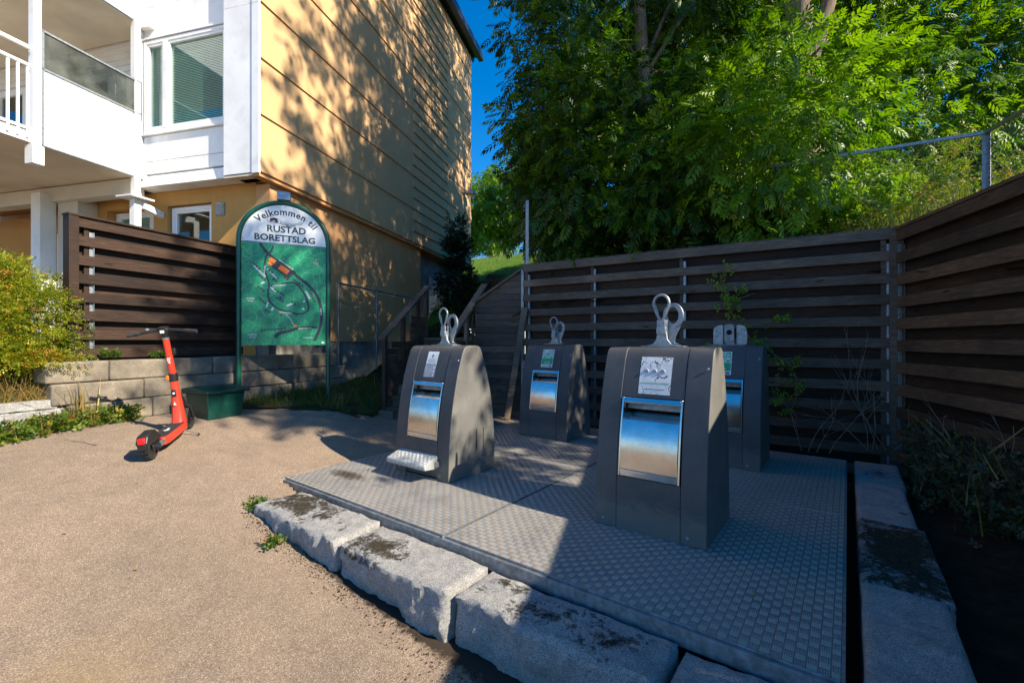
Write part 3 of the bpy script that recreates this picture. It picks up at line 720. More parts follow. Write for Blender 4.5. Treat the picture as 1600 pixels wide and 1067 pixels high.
# ------------------------------------------------------------------ container platform
pf = empty('container_platform', FL, RZ, 'metal tread plate platform carrying the four waste containers', 'platform')
k = 0
for i, (a0, a1) in enumerate(((0.004, PMS - .012), (PMS + .012, PS))):
    for j, (b0, b1) in enumerate(((0.004, PMT - .008), (PMT + .008, PT))):
        n1, n2 = 60, 58; vs = []; fs = []
        for q in range(n2 + 1):
            for p_ in range(n1 + 1): vs.append((a0 + (a1 - a0) * p_ / n1, b0 + (b1 - b0) * q / n2, 0))
        for q in range(n2):
            for p_ in range(n1): a = q * (n1 + 1) + p_; fs.append((a, a + 1, a + n1 + 2, a + n1 + 1))
        nb = len(vs)
        rim = [p_ for p_ in range(n1 + 1)] + [q * (n1 + 1) + n1 for q in range(1, n2 + 1)] + [n2 * (n1 + 1) + p_ for p_ in range(n1 - 1, -1, -1)] + [q * (n1 + 1) for q in range(n2 - 1, 0, -1)]
        vs += [(vs[r][0], vs[r][1], -.012) for r in rim]
        fs += [(rim[r], nb + r, nb + (r + 1) % len(rim), rim[(r + 1) % len(rim)]) for r in range(len(rim))]
        mo = [max(0, .95 - math.hypot((x - .42) / .36, (y - .42) / .12) * .55) if i == 0 and j == 0 else 0 for x, y, z in vs]
        if i == 0 and j == 0: mo = [max(m_, .68 - math.hypot((x - .95) / .18, (y - .40) / .10) * .5) for m_, (x, y, z) in zip(mo, vs)]
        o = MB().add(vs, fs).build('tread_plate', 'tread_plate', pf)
        at = o.data.attributes.new('moss', 'FLOAT', 'POINT'); at.data.foreach_set('value', mo)
mb = MB()
mb.box((0, -.028, -.10), (PS, .0, -.013)).box((0, -.003, -.013), (PS, .001, -.001))
mb.build('front_frame', 'galvanised_dull', pf, bevel=.002)
MB().box((-.022, -.028, -.10), (-.002, PT, -.002)).build('side_frame', 'galvanised', pf)
MB().box((PS + .002, -.028, -.12), (PS + .016, PT, .004)).build('side_frame', 'galvanised_dull', pf)
MB().box((0, PT + .002, -.1), (PS, PT + .02, .003)).build('back_frame', 'galvanised_dull', pf)
MB().box((PMS - .0115, -.02, -.03), (PMS - .001, PT, .004)).build('joint_lip', 'galvanised', pf)
MB().box((PMS - .006, .0, -.05), (PMS + .011, PT, -.03)).build('joint_gap', 'dark_gap', pf)
MB().box((0, PMT - .0075, -.03), (PS, PMT + .0015, .004)).build('joint_lip', 'galvanised', pf)
MB().box((0, .05, -.33), (PS, PT - .05, -.11)).build('support_beam', 'dark_gap', pf)

# ------------------------------------------------------------------ waste containers
BW = .785
fp = catmull([(0, 0), (.004, .16), (.010, .33), (.045, .656), (.11, .965), (.165, 1.15), (.20, 1.245), (.235, 1.292), (.29, 1.308)], 4)
bp = catmull([(.40, 1.308), (.445, 1.295), (.475, 1.257), (.55, 1.07), (.63, .785), (.675, .493), (.69, .25), (.697, 0)], 4)
def ft(z):
    for (t0, z0), (t1, z1) in zip(fp, fp[1:]):
        if z0 <= z <= z1 and z1 > z0: return t0 + (t1 - t0) * (z - z0) / (z1 - z0)
    return fp[-1][0]
DZ0, DZ1 = .375, .945
def ring_profile(inset=0):
    return fp + bp
def make_container(hook, sticker, pedal, name):
    c = empty('waste_container', (0, 0, 0))
    prof = fp + bp
    sA, sB = .165, .615
    # side sections with lighter flat end faces
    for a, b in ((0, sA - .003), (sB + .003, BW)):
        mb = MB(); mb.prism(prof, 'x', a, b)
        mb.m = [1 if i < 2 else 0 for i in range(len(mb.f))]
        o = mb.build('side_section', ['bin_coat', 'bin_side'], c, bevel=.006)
    # centre section with recess for the door
    pc = [(t + .002, z) for t, z in fp if z < DZ0 - .01] + [(ft(DZ0) + .002, DZ0), (ft(DZ0) + .10, DZ0), (ft(DZ0) + .22, .62), (ft(DZ1) + .16, DZ1), (ft(DZ1) + .002, DZ1)] + [(t + .002, z) for t, z in fp if z > DZ1 + .01] + [(t - .002, z) for t, z in bp]
    if pedal: pc = [(.03, 0), (.03, .13), (.002, .13)] + [q for q in pc if q[1] > .14]
    mb = MB(); mb.prism(pc, 'x', sA, sB); o = mb.build('front_section', 'bin_coat', c, smooth=30)
    MB().prism([(t + (.015 if t < .3 else -.015), z - (.01 if z > 1.2 else 0)) for t, z in pc], 'x', sA - .0031, sB + .0031).build('core', 'dark_gap', c)
    MB().box((.02, .02, -.004), (BW - .02, .66, .012)).build('foot_plate', 'dark_gap', c)
    for x in (.06, BW - .12):
        MB().lathe([(.0, -.006), (.009, -.005), (.011, 0)], 12, 'y', (x, .0 + ft(.05), .05)).build('screw', 'galvanised', c, smooth=50)
    MB().lathe([(.0, -.006), (.008, -.005), (.010, 0)], 12, 'y', (BW - .03, ft(1.16) - .004, 1.16)).build('screw', 'galvanised', c, smooth=50)
    # door
    def pt(z, d): return (ft(z) + d, z)
    x0, x1 = sA + .006, sB - .006
    fr_ = MB()
    zs = [DZ0 + .004 + (DZ1 - DZ0 - .008) * i / 10 for i in range(11)]
    for a, b in ((x0, x0 + .014), (x1 - .014, x1)):
        fr_.prism([pt(z, -.002) for z in zs] + [pt(z, .045) for z in reversed(zs)], 'x', a, b)
    fr_.prism([pt(DZ1 - .006, -.004), pt(DZ1 - .006, .04), pt(DZ1 - .034, .04), pt(DZ1 - .038, -.008)], 'x', x0 + .0145, x1 - .0145)
    d = fr_.build('door_frame', 'stainless', c, bevel=.002)
    zt_, zm, zb = DZ1 - .095, DZ1 - .165, DZ0 + .055
    # recess under the grip
    mb = MB(); mb.prism([pt(DZ1 - .039, .075), pt(DZ1 - .039, .080), pt(zt_, .085), pt(zt_, .080)], 'x', x0 + .015, x1 - .015); mb.build('hopper_recess', 'galvanised_dull', d)
    mb = MB(); mb.prism([pt(zt_, .079), pt(zm, .004), pt(zm, .012), pt(zt_ - .008, .085)], 'x', x0 + .015, x1 - .015); mb.build('hopper_slope', 'stainless', d)
    n = 14; zz = [zm + (zb - zm) * i / n for i in range(n + 1)]
    mb = MB(); mb.prism([(ft(z) + .002 - .014 * math.sin(math.pi * i / n), z) for i, z in enumerate(zz)] + [pt(zb, .02), pt(zm, .02)], 'x', x0 + .016, x1 - .016); mb.build('drum_plate', 'stainless', d, smooth=30)
    mb = MB(); mb.prism([pt(zb - .002, -.006), pt(zb - .002, .03), pt(DZ0 + .004, .03), pt(DZ0 + .004, .004)], 'x', x0 + .015, x1 - .015); mb.build('bottom_lip', 'stainless', d, bevel=.002)
    mb = MB(); mb.tube([(x0 + .02, ft(DZ1 - .03) + .004, DZ1 - .042), (x1 - .02, ft(DZ1 - .03) + .004, DZ1 - .042)], .008, 8); mb.build('grip', 'galvanised', d, smooth=50)
    # sticker
    def patch(xa, xb, za, zb_, lift, mat, nm='sticker', par=None, n=8):
        zz = [za + (zb_ - za) * i / n for i in range(n + 1)]; vs = []; fs = []
        for z in zz: vs += [(xa, ft(z) + .002 - lift, z), (xb, ft(z) + .002 - lift, z)]
        for i in range(n): fs.append((2 * i, 2 * i + 1, 2 * i + 3, 2 * i + 2))
        return MB().add(vs, fs).build(nm, mat, par or c)
    if sticker == 'cracked':
        s_ = patch(.285, .515, .97, 1.235, .0012, 'sticker_cracked')
        patch(.295, .505, 1.045, 1.050, .0020, 'sticker_green', 'print', s_, 1)
        for xx in (.33, .39, .45):
            MB().lathe([(0, -.003), (.018, -.003), (.020, .004)], 16, 'y', (xx, ft(1.13), 1.13)).build('disc', 'sticker_grey', s_)
        patch(.325, .475, 1.003, 1.007, .0020, 'ink', 'print', s_, 1)
    elif sticker == 'green':
        s_ = patch(.295, .485, .985, 1.235, .0012, 'white_print')
        patch(.300, .480, 1.115, 1.232, .0022, 'sticker_busy', 'print', s_)
        patch(.300, .480, 1.025, 1.113, .0022, 'sticker_green', 'print', s_)
        patch(.345, .435, 1.045, 1.052, .0032, 'white_print', 'print', s_, 1)
        patch(.31, .42, 1.000, 1.006, .0022, 'ink', 'print', s_, 1)
        patch(.43, .47, .995, 1.012, .0022, 'ink', 'print', s_, 1)
    else:
        s_ = patch(.30, .46, .985, 1.245, .0012, 'sticker_grey')
        patch(.302, .458, 1.12, 1.243, .0022, 'white_print', 'print', s_)
        patch(.372, .388, 1.185, 1.215, .0032, 'ink', 'print', s_, 1)
        for k_, (a, b) in enumerate(((.32, .44), (.325, .435), (.33, .43))): patch(a, b, 1.135 + k_ * .014, 1.139 + k_ * .014, .0032, 'sticker_grey', 'print', s_, 1)
        for k_ in range(3): patch(.425, .445, 1.0 + k_ * .035, 1.02 + k_ * .035, .0022, 'white_print', 'print', s_, 1)
    # lifting hook
    zt0 = 1.307; yc = .345
    if hook == 'loop':
        h = MB().box((.24, yc - .06, zt0), (.56, yc + .06, zt0 + .008)).build('hook_plate', 'galvanised', c, bevel=.003)
        mb = MB()
        pl = [(-.13, 0), (.13, 0), (.07, .015), (.042, .05), (.036, .11), (-.036, .11), (-.042, .05), (-.07, .015)]
        mb.prism([(.385 + a, zt0 + .008 + b) for a, b in pl], 'y', yc - .012, yc + .012)
        mb.box((.353, yc - .030, zt0 + .09), (.417, yc - .0125, zt0 + .205)); mb.box((.353, yc + .0125, zt0 + .09), (.417, yc + .03, zt0 + .205)); mb.box((.350, yc - .035, zt0 + .10), (.420, yc + .035, zt0 + .15))
        mb.build('hook_post', 'galvanised', h, bevel=.004)
        loop = []
        for i in range(28):
            a = 2 * math.pi * i / 28; w_ = .058 * (1 if math.sin(a) > 0 else 1 - .42 * abs(math.sin(a)) ** .8)
            loop.append((.385 + w_ * math.cos(a), yc - .02, zt0 + .325 + (.068 if math.sin(a) > 0 else .120) * math.sin(a)))
        MB().tube(loop, .0115, 8, closed=True).build('lifting_loop', 'galvanised', h, smooth=60)
        # second open ring behind, offset to one side
        outer, inner = [], []
        for i in range(33):
            a = -.62 * math.pi + 1.45 * math.pi * i / 32 if False else -math.pi * .5 + 2 * math.pi * i / 33
            outer.append((.455 + .078 * math.cos(a), zt0 + .235 + .098 * math.sin(a))); inner.append((.452 + .042 * math.cos(a), zt0 + .238 + .060 * math.sin(a)))
        vs = []; fs = []; n = 33
        for yy in (yc + .034, yc + .056):
            vs += [(x, yy, z) for x, z in outer] + [(x, yy, z) for x, z in inner]
        for i in range(n):
            j = (i + 1) % n
            fs += [(i, j, n + j, n + i), (2 * n + i, 3 * n + i, 3 * n + j, 2 * n + j), (i, 2 * n + i, 2 * n + j, j), (n + i, n + j, 3 * n + j, 3 * n + i)]
        mb = MB().add(vs, fs)
        mb.prism([(.385, zt0 + .009), (.52, zt0 + .009), (.465, zt0 + .035), (.475, zt0 + .085), (.510, zt0 + .155), (.44, zt0 + .146), (.40, zt0 + .15)], 'y', yc + .033, yc + .055)
        mb.build('lifting_ring', 'galvanised', h, bevel=.005)
    else:
        h = MB().box((.20, yc - .06, zt0), (.585, yc + .06, zt0 + .008)).build('hook_plate', 'galvanised', c, bevel=.003)
        def lug(xa, xb, rl, rr):
            zc = zt0 + .19; pts = [(xa, zt0 + .008), (xb, zt0 + .008)]
            r1 = .012 if not rr else .075
            pts += [(xb - r1 + r1 * math.cos(a), zc - r1 + .04 + r1 * math.sin(a)) for a in [math.pi / 2 * i / 8 for i in range(9)]]
            r2 = .012 if not rl else .075
            pts += [(xa + r2 - r2 * math.sin(a), zc - r2 + .04 + r2 * math.cos(a)) for a in [math.pi / 2 * i / 8 for i in range(9)]]
            return pts
        for xa, xb, rl, rr in ((.255, .362, True, False), (.500, .607, False, True)):
            g_ = MB().prism([(x, z) for x, z in lug(xa, xb, rl, rr)], 'y', yc - .006, yc + .012).build('lifting_lug', 'galvanised', h, bevel=.003)
            for zz in (.10, .165):
                MB().lathe([(0, -.016), (.010, -.014), (.011, 0)], 6, 'y', ((xa + xb) / 2 + (-.02 if rl else .02), yc - .007, zt0 + zz)).build('bolt', 'galvanised', g_)
        # centre block with a round hole
        vs = []; fs = []; n = 24; xc, zc = .432, zt0 + .145; hw, hh = .050, .105
        for yy in (yc - .045, yc - .02):
            for i in range(n):
                a = 2 * math.pi * i / n; ca, sa = math.cos(a), math.sin(a); m_ = min(hw / max(abs(ca), 1e-6), hh / max(abs(sa), 1e-6)); vs.append((xc + ca * m_, yy, zc - .012 + sa * m_))
            for i in range(n): a = 2 * math.pi * i / n; vs.append((xc + .030 * math.cos(a), yy, zc + .030 * math.sin(a)))
        for i in range(n):
            j = (i + 1) % n; fs += [(i, j, n + j, n + i), (2 * n + i, 3 * n + i, 3 * n + j, 2 * n + j), (i, 2 * n + i, 2 * n + j, j), (n + i, n + j, 3 * n + j, 3 * n + i)]
        MB().add(vs, fs).box((.383, yc - .019, zt0 + .008), (.482, yc + .03, zt0 + .06)).build('perforated_block', 'galvanised_dull', h)
    if pedal:
        pd = MB().prism([(.02, .245), (-.165, .180), (-.175, .165), (-.165, .128), (-.02, .115), (.02, .13)], 'x', .075, .635).build('foot_pedal', 'pedal_tread', c, bevel=.006)
        MB().box((.636, -.04, .14), (.665, .0, .19)).build('pedal_bracket', 'galvanised', pd, bevel=.003)
        MB().box((.20, -.012, .003), (.64, -.0, .012)).build('pedal_strip', 'galvanised', pd)
        MB().box((BW, .395, .24), (BW + .002, .405, .46)).build('side_slot', 'dark_gap', c); MB().box((BW, .50, .24), (BW + .002, .51, .46)).build('side_slot', 'dark_gap', c)
    # id plate on the flat side
    MB().box((BW, .455, .115), (BW + .003, .525, .165)).build('id_plate', 'galvanised_dull' if pedal else 'bin_coat', c)
    return c
specs = [(2.97, .85, 'loop', 'cracked', False, 'large dark grey waste container with torn cracked sticker, nearest the camera'),
         (.665, .83, 'loop', 'grey', True, 'dark grey waste container with silver foot pedal and sunlit pale side'),
         (.675, 3.04, 'loop', 'green', False, 'dark grey waste container with ringed lifting hook and green sticker, against the slatted fence'),
         (2.975, 3.02, 'lug', 'green', False, 'dark grey waste container topped by two rounded metal lugs, partly hidden behind another')]
for s0, t0, hk, stk, pdl, lab in specs:
    c = make_container(hk, stk, pdl, lab); q = st(s0, t0, .001); c.location = q; c.rotation_euler = (0, 0, RZ)
    tag(c, lab, 'waste container', 'underground waste container inlets on the metal platform')

# ------------------------------------------------------------------ granite kerb stones
def stone(s0, s1, t0, t1, zt, zb, seed, moss=(), rough_front=.035, skew=(0, 0), name='granite_stone', mat='granite', par=None, res=.028):
    nx = max(6, int((s1 - s0) / res)); ny = max(4, int((t1 - t0) / res)); nz = max(3, int((zt - zb) / res))
    idx = {}; vs = []; fs = []; mo = []
    def V_(i, j, k_):
        key = (i, j, k_)
        if key in idx: return idx[key]
        u, v, w = i / nx, j / ny, k_ / nz
        s_ = s0 + (s1 - s0) * u + skew[0] * (1 - v) * (1 - u) + skew[1] * (1 - v) * u; t_ = t0 + (t1 - t0) * v; z = zb + (zt - zb) * w
        p_ = np.array((s_, t_, z)); q = Vector((s_ * 4 + seed * 7.3, t_ * 4, z * 4))
        big = mnoise.fractal(q, .9, 2.1, 4); fine = mnoise.fractal(q * 5, .8, 2.1, 3)
        edge = min(u, 1 - u) * (s1 - s0), min(v, 1 - v) * (t1 - t0), min(w, 1 - w) * (zt - zb)
        e = sorted(edge)[1]; rnd = .009 * math.exp(-e / .010)
        # front face (v=0) chiselled: push in and out
        ff = math.exp(-v * (t1 - t0) / .035)
        cell = mnoise.voronoi(Vector((s_ * 7 + seed, z * 6, seed)), distance_metric='DISTANCE')[0][0]
        p_[1] += ff * (rough_front * (cell - .35) * (1.15 - .75 * w * w) + .018 * big + .014 * fine) + (rnd if v < .5 else -rnd) + .006 * big
        p_[2] += (.011 * big + .004 * fine - rnd * 1.1 - .006 * ff * (.5 + big)) * (1 if w > .5 else 0)
        eu = math.exp(-min(u, 1 - u) * (s1 - s0) / .03); p_[0] += (1 if u < .5 else -1) * (rnd + eu * (.003 * (1 + big * 2)))
        m_ = 0
        if w > .8:
            for (ms_, mt_, rs_, rt_, am) in moss:
                m_ = max(m_, am - math.hypot((u - ms_) / rs_, (v - mt_) / rt_) * .55)
            if m_ > .3: p_[2] += min(1, (m_ - .3) * 3) * (.004 + .014 * max(0, mnoise.noise(Vector((s_ * 38, t_ * 38, seed))) + .2))
        idx[key] = len(vs); vs.append(tuple(p_)); mo.append(max(0, m_)); return idx[key]
    for i in range(nx):
        for j in range(ny): fs.append((V_(i, j, nz), V_(i + 1, j, nz), V_(i + 1, j + 1, nz), V_(i, j + 1, nz)))
        for k_ in range(nz):
            fs.append((V_(i, 0, k_), V_(i + 1, 0, k_), V_(i + 1, 0, k_ + 1), V_(i, 0, k_ + 1))); fs.append((V_(i, ny, k_), V_(i, ny, k_ + 1), V_(i + 1, ny, k_ + 1), V_(i + 1, ny, k_)))
    for j in range(ny):
        for k_ in range(nz):
            fs.append((V_(0, j, k_), V_(0, j, k_ + 1), V_(0, j + 1, k_ + 1), V_(0, j + 1, k_))); fs.append((V_(nx, j, k_), V_(nx, j + 1, k_), V_(nx, j + 1, k_ + 1), V_(nx, j, k_ + 1)))
    me = bpy.data.meshes.new(name); me.from_pydata(vs, [], fs); me.materials.append(MATS[mat])
    a = me.attributes.new('moss', 'FLOAT', 'POINT'); a.data.foreach_set('value', mo)
    o = link(name, me, par, smooth=38); o.location = FL; o.rotation_euler = (0, 0, RZ); return o
G = 'granite kerb stones round the platform'
fs_ = [(.43, 1.60, -.47, -.045, -.035, -.33, [(.30, .58, .50, .62, .80), (.62, .45, .34, .42, .66)], (-.02, .03), 'granite kerb stone with a large dark moss mat, at the asphalt corner of the platform'),
       (1.612, 2.685, -.45, -.042, -.055, -.45, [(.26, .36, .26, .50, .85), (.45, .5, .25, .4, .55)], (.03, .0), 'sunlit granite kerb stone with a small moss spot in front of the pedal container'),
       (2.70, 3.855, -.40, -.042, -.075, -.55, [(.18, .72, .30, .4, .60), (.45, .5, .5, .7, .60), (.78, .5, .36, .7, .60)], (.0, .0), 'granite kerb stone spotted with many dark moss tufts'),
       (3.87, 4.52, -.38, -.042, -.085, -.55, [(.45, .35, .3, .3, .52)], (.0, 0), 'granite kerb stone at the bottom corner, shaded and mostly bare')]
for i, (a, b, c_, d, zt, zb, mo, sk, lab) in enumerate(fs_):
    tag(stone(a, b, c_, d, zt, zb, i + 1.3, mo, .05, sk), lab, 'kerb stone', G)
for i, (t0, t1, mo, lab) in enumerate(((-1.2, .975, [], 'large bare granite kerb stone at the bottom right of the platform'),
        (.985, 2.115, [(.5, .45, .72, .80, .98)], 'granite kerb stone almost covered by a dark moss mat beside the platform'),
        (2.125, 3.32, [(.8, .3, .3, .3, .45)], 'pale granite kerb stone behind the moss covered one'),
        (3.33, 4.27, [(.5, .5, .6, .6, .55)], 'dark stained granite kerb stone ending at the slatted fence'))):
    tag(stone(4.535, 4.90 + (.03 if i % 2 else 0), t0, t1, .02 - .01 * i, -.36, i + 11.7, mo, .012), lab, 'kerb stone', G)

# ------------------------------------------------------------------ concrete block wall
WD = Vector((.40, .916, 0)).normalized(); WRZ = math.atan2(WD.y, WD.x)
bw = empty('block_wall', (-5.06, 5.12, 0), WRZ, 'low retaining wall of weathered concrete blocks under the brown slatted fence', 'wall')
random.seed(4)
for r in range(4):
    x = (-.20, -.16, -.02, -.06)[r]; z1 = 1.12 - r * .25; first = True
    while x < 3.6:
        L_ = (.585 if r == 0 else .90 if r == 1 else .85 if r == 2 else .9) if first else random.choice((1.25, 1.1, 1.3)); first = False
        mb = MB(); d = .022 * r
        poly = [(x, -d), (x + L_ - .008, -d), (x + L_ - .008, .30), (x, .30)]
        o = mb.prism(poly, 'z', z1 - .245, z1 + random.uniform(-.004, .003)).build('concrete_block', 'concrete_block', bw, bevel=.022, seg=3)
        o.rotation_euler = (random.uniform(-.004, .004), 0, random.uniform(-.005, .005)); x += L_
# granite edging courses
ge = empty('granite_edging', (-5.06, 5.12, 0), WRZ, 'low edging of rough granite setts beside the shrub with dry grass', 'edging')
for r in range(3):
    x = -.10 - r * -.06 - (0, .0, .0)[r]
    for L_ in ((1.05, .8, .9), (.48, .38, .6, .7), (.7, .6, .8))[r]:
        nx = max(4, int(L_ / .06)); z1 = .70 - r * .105; z0 = z1 - .098; vs = []; fs = []; ny, nz_ = 4, 3
        mb = MB(); mb.box((x - L_ + .006, -.0 - .01 * r, z0), (x, .16, z1))
        o = mb.build('granite_sett', 'granite', ge, bevel=.012, seg=2)
        sb = o.modifiers.new('sub', 'SUBSURF'); sb.subdivision_type = 'SIMPLE'; sb.levels = sb.render_levels = 4
        tx = bpy.data.textures.get('rough') or bpy.data.textures.new('rough', 'CLOUDS'); tx.noise_scale = .07
        dm_ = o.modifiers.new('rough', 'DISPLACE'); dm_.texture = tx; dm_.strength = .022; dm_.texture_coords = 'GLOBAL'
        x -= L_

# ------------------------------------------------------------------ slatted wooden fences
def fence(name, P0, P1, ztop, zbot, pitch, bh, mat, label, posts, post_z=None, joins=(), back=True, short=None, metal_off=.0, back_gap=.012, gh=None):
    P0 = Vector((P0[0], P0[1], 0)); P1 = Vector((P1[0], P1[1], 0)); D = P1 - P0; L_ = D.length
    f = empty(name, P0, math.atan2(D.y, D.x), label, 'fence')
    segs = [0.0] + list(joins) + [L_]
    rnd = random.Random(hash(name) % 1000 + int(L_ * 10))
    rnd = random.Random(int(L_ * 100))
    n = int((ztop - zbot) / pitch) + 1
    mesh_cache = {}
    for i in range(n):
        z = ztop - i * pitch
        for a, b in zip(segs, segs[1:]):
            bb = b
            if short and i > 0: bb = min(b, short)
            key = round(bb - a, 3)
            if key not in mesh_cache: mesh_cache[key] = bevmesh('slat', (.002, 0, -bh), (bb - a - .003, .028, 0), .003, mat)
            o = link('slat', mesh_cache[key], f, loc=(a, -.072 + rnd.uniform(-.003, .003), z + rnd.uniform(-.004, .004)))
            o.rotation_euler = (rnd.uniform(-.02, .02), rnd.uniform(-.0015, .0015), 0)
            if back:
                key2 = ('b', round(b - a, 3))
                if key2 not in mesh_cache: mesh_cache[key2] = bevmesh('back_slat', (.002, 0, -(pitch - bh + .098)), (b - a - .003, .022, 0), .002, 'umber_wood')  # dark wood on back boards: shade of the gaps put into the colour
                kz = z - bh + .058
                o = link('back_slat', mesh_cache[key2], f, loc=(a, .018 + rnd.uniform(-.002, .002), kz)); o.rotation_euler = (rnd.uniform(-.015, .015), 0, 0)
                if pitch > .2:
                    pass
    # vertical rails between the two layers
    for x in posts:
        MB().box((x - .024, -.034, zbot - .1), (x + .024, .008, ztop - .015)).build('batten', mat, f)
    for x in posts:
        MB().box((x + .028, -.036, zbot - .35), (x + .066, .010, (post_z or ztop) - .16)).box((x + .060, -.0361, zbot - .35), (x + .066, -.060, (post_z or ztop) - .16)).build('metal_post', 'galvanised', f, bevel=.002)
    return f, L_
LB = math.hypot(FC[0] - FA[0], FC[1] - FA[1])
def along_px(): pass
f1, _ = fence('slatted_fence', FA, FC, 2.65, -.12, .2515, .116, 'stained_wood', 'long dark slatted wooden fence behind the waste containers', [.06, 1.24, 2.58, 4.83], joins=(), metal_off=0)
MB().box((LB - .10, -.10, -.1), (LB + .02, -.03, 2.66)).build('corner_post', 'stained_wood', f1, bevel=.004)
MB().box((-.02, -.03, 2.655), (LB, .04, 2.68)).build('top_cap', 'stained_wood', f1, bevel=.003)
MB().box((-.01, .05, 1.8), (.05, .056, 3.80)).box((-.01, .0565, 1.8), (-.004, .10, 3.80)).build('tall_metal_post', 'galvanised', f1)
f2, L2 = fence('slatted_fence', FC, FR, 2.62, -.20, .2515, .124, 'brown_wood', 'dark brown slatted wooden fence along the shaded soil bed', [.03, 2.2, 4.4, 6.6], joins=(2.4, 4.8))
MB().box((0, -.085, 2.625), (L2, .05, 2.66)).build('top_cap', 'brown_wood', f2, bevel=.003)
FLA = (-5.33, 5.42); FLB = (-4.50, 7.42)
f3, L3 = fence('slatted_fence', FLA, FLB, 2.86, 1.22, .228, .120, 'umber_wood', 'sunlit brown slatted wooden fence on the concrete block wall', [.13])
MB().box((-.06, -.09, 1.12), (.035, .05, 2.885)).build('end_post', 'umber_wood', f3, bevel=.004)
MB().box((-.07, -.10, 2.865), (L3, .055, 2.89)).build('top_cap', 'umber_wood', f3, bevel=.003)

# sloping boarded wing wall between stairs and fence
PWL = Vector((-.66, 8.02, 0)); D = Vector((FA[0], FA[1], 0)) - PWL; L_ = D.length
ww = empty('boarded_wing_wall', PWL, math.atan2(D.y, D.x), 'boarded retaining wall with sloping top rail between stairs and slatted fence', 'wall')
z = .02; rnd = random.Random(3)
while z < 2.6:
    zt = z + .113
    def xs_at(zq): return max(0.0, (zq - 2.03) / (2.60 - 2.03) * (L_ - .03))
    xa = xs_at(zt); xb = xs_at(z)
    if xa < L_ - .05:
        poly = [(xb, z), (L_ - .04, z), (L_ - .04, zt - .004), (xa, zt - .004)]
        MB().prism(poly, 'y', rnd.uniform(-.004, .004), .03).build('board', 'grey_brown_wood', ww, bevel=.002, seg=1)
    z += .114
MB().prism([(.0, -.1), (L_ - .03, -.1), (L_ - .03, 2.55), (.0, 1.97)], 'y', .034, .05).build('backing_panel', 'stained_wood', ww)
MB().prism([(-.08, 1.97), (L_ - .01, 2.60), (L_ - .01, 2.65), (-.08, 2.02)], 'y', -.06, .05).build('sloping_rail', 'weathered_wood', ww, bevel=.003)
MB().box((L_ - .05, -.05, -.1), (L_ - .005, .03, 2.63)).build('metal_post', 'galvanised', ww)

# leaning plank
q0 = Vector((-.085, 7.62, .03)); q1 = Vector((.215, 7.62, 1.93)); d = q1 - q0
lp = MB().box((-.05, -.015, 0), (.05, .015, d.length)).build('leaning_plank', 'weathered_wood', None, bevel=.002, loc=q0)
lp.rotation_euler = Vector((0, 0, 1)).rotation_difference(d.normalized()).to_euler()
tag(lp, 'single weathered plank leaning against the end of the dark fence', 'plank')

# wooden stairs
SD = Vector((.249, .968, 0)); SRZ = math.atan2(SD.y, SD.x)
stt = empty('wooden_stairs', (-2.1, 7.4, 0), SRZ, 'weathered wooden stairs with sloping handrails climbing past the yellow wall', 'stairs')
# local: x up the stairs, y to the left (negative = right), width 1.2
NS = 8; run = 1.62 / NS; rise = (1.42 - .10) / NS
for i in range(NS):
    z = .10 + rise * (i + 1)
    MB().box((i * run - .03, -1.17, z - .035), (i * run + run + .02, -.03, z)).build('tread', 'weathered_wood', stt, bevel=.004)
    MB().box((i * run - .005, -1.17, z - rise - (.1 if i == 0 else 0)), (i * run + .015, -.03, z - .036)).build('riser', 'weathered_wood', stt)
MB().box((1.60, -1.9, 1.36), (2.4, -.03, 1.42)).build('landing', 'weathered_wood', stt)
# base box step at the left
MB().box((-.14, -.22, -.05), (.10, .04, .22)).build('base_block', 'weathered_wood', stt, bevel=.004)
def zr(x): return 1.47 + x * (2.40 - 1.47) / 1.54
for y in (0, -1.2):
    for x in (.0, .62, 1.20, 1.56):
        z0 = .0 + x * .7
        MB().box((x - .045, y - .03, z0), (x + .045, y + .03, zr(x) - .03)).build('post', 'weathered_wood' if y else 'brown_wood', stt, bevel=.004)
    mb = MB(); mb.prism([(-.10, zr(-.10) - .03), (1.62, zr(1.62) - .03), (1.62, zr(1.62) + .015), (-.10, zr(-.10) + .015)], 'y', y - .065, y + .065)
    mb.build('handrail', 'weathered_wood', stt, bevel=.004)
    for k_ in range(11):
        zb = .06 + k_ * .118
        for x0, x1 in ((.05, 1.53),):
            xa = max(x0, (zb + .11 - (zr(0) - .25)) / ((2.40 - 1.47) / 1.54))
            xb_ = 1.53
            lowx = min(xb_, 1.0e9)
            if xa < xb_ - .1:
                MB().box((xa, y - .012, zb + (0)), (xb_, y + .012, zb + .112)).build('side_board', 'brown_wood', stt)
    for k_ in range(4):
        zb = 1.358 + k_ * .118; xa = max(.9, (zb + .11 - (zr(0) - .22)) / ((2.40 - 1.47) / 1.54))
        if xa < 1.45: MB().box((xa, y - .012, zb), (1.53, y + .012, zb + .112)).build('side_board', 'brown_wood', stt)

# small log steps on the slope beyond
ls = empty('earth_steps', (-.45, 11.0, 0), 0, 'narrow timber-edged steps climbing the grass slope above the stairs', 'steps')
for i in range(7):
    y = i * .9; zz = float(hz(-.45, 11.0 + y)) + .04
    MB().box((-.45, y, zz - .15), (.45, y + .10, zz + .06)).build('step_timber', 'brown_wood', ls)

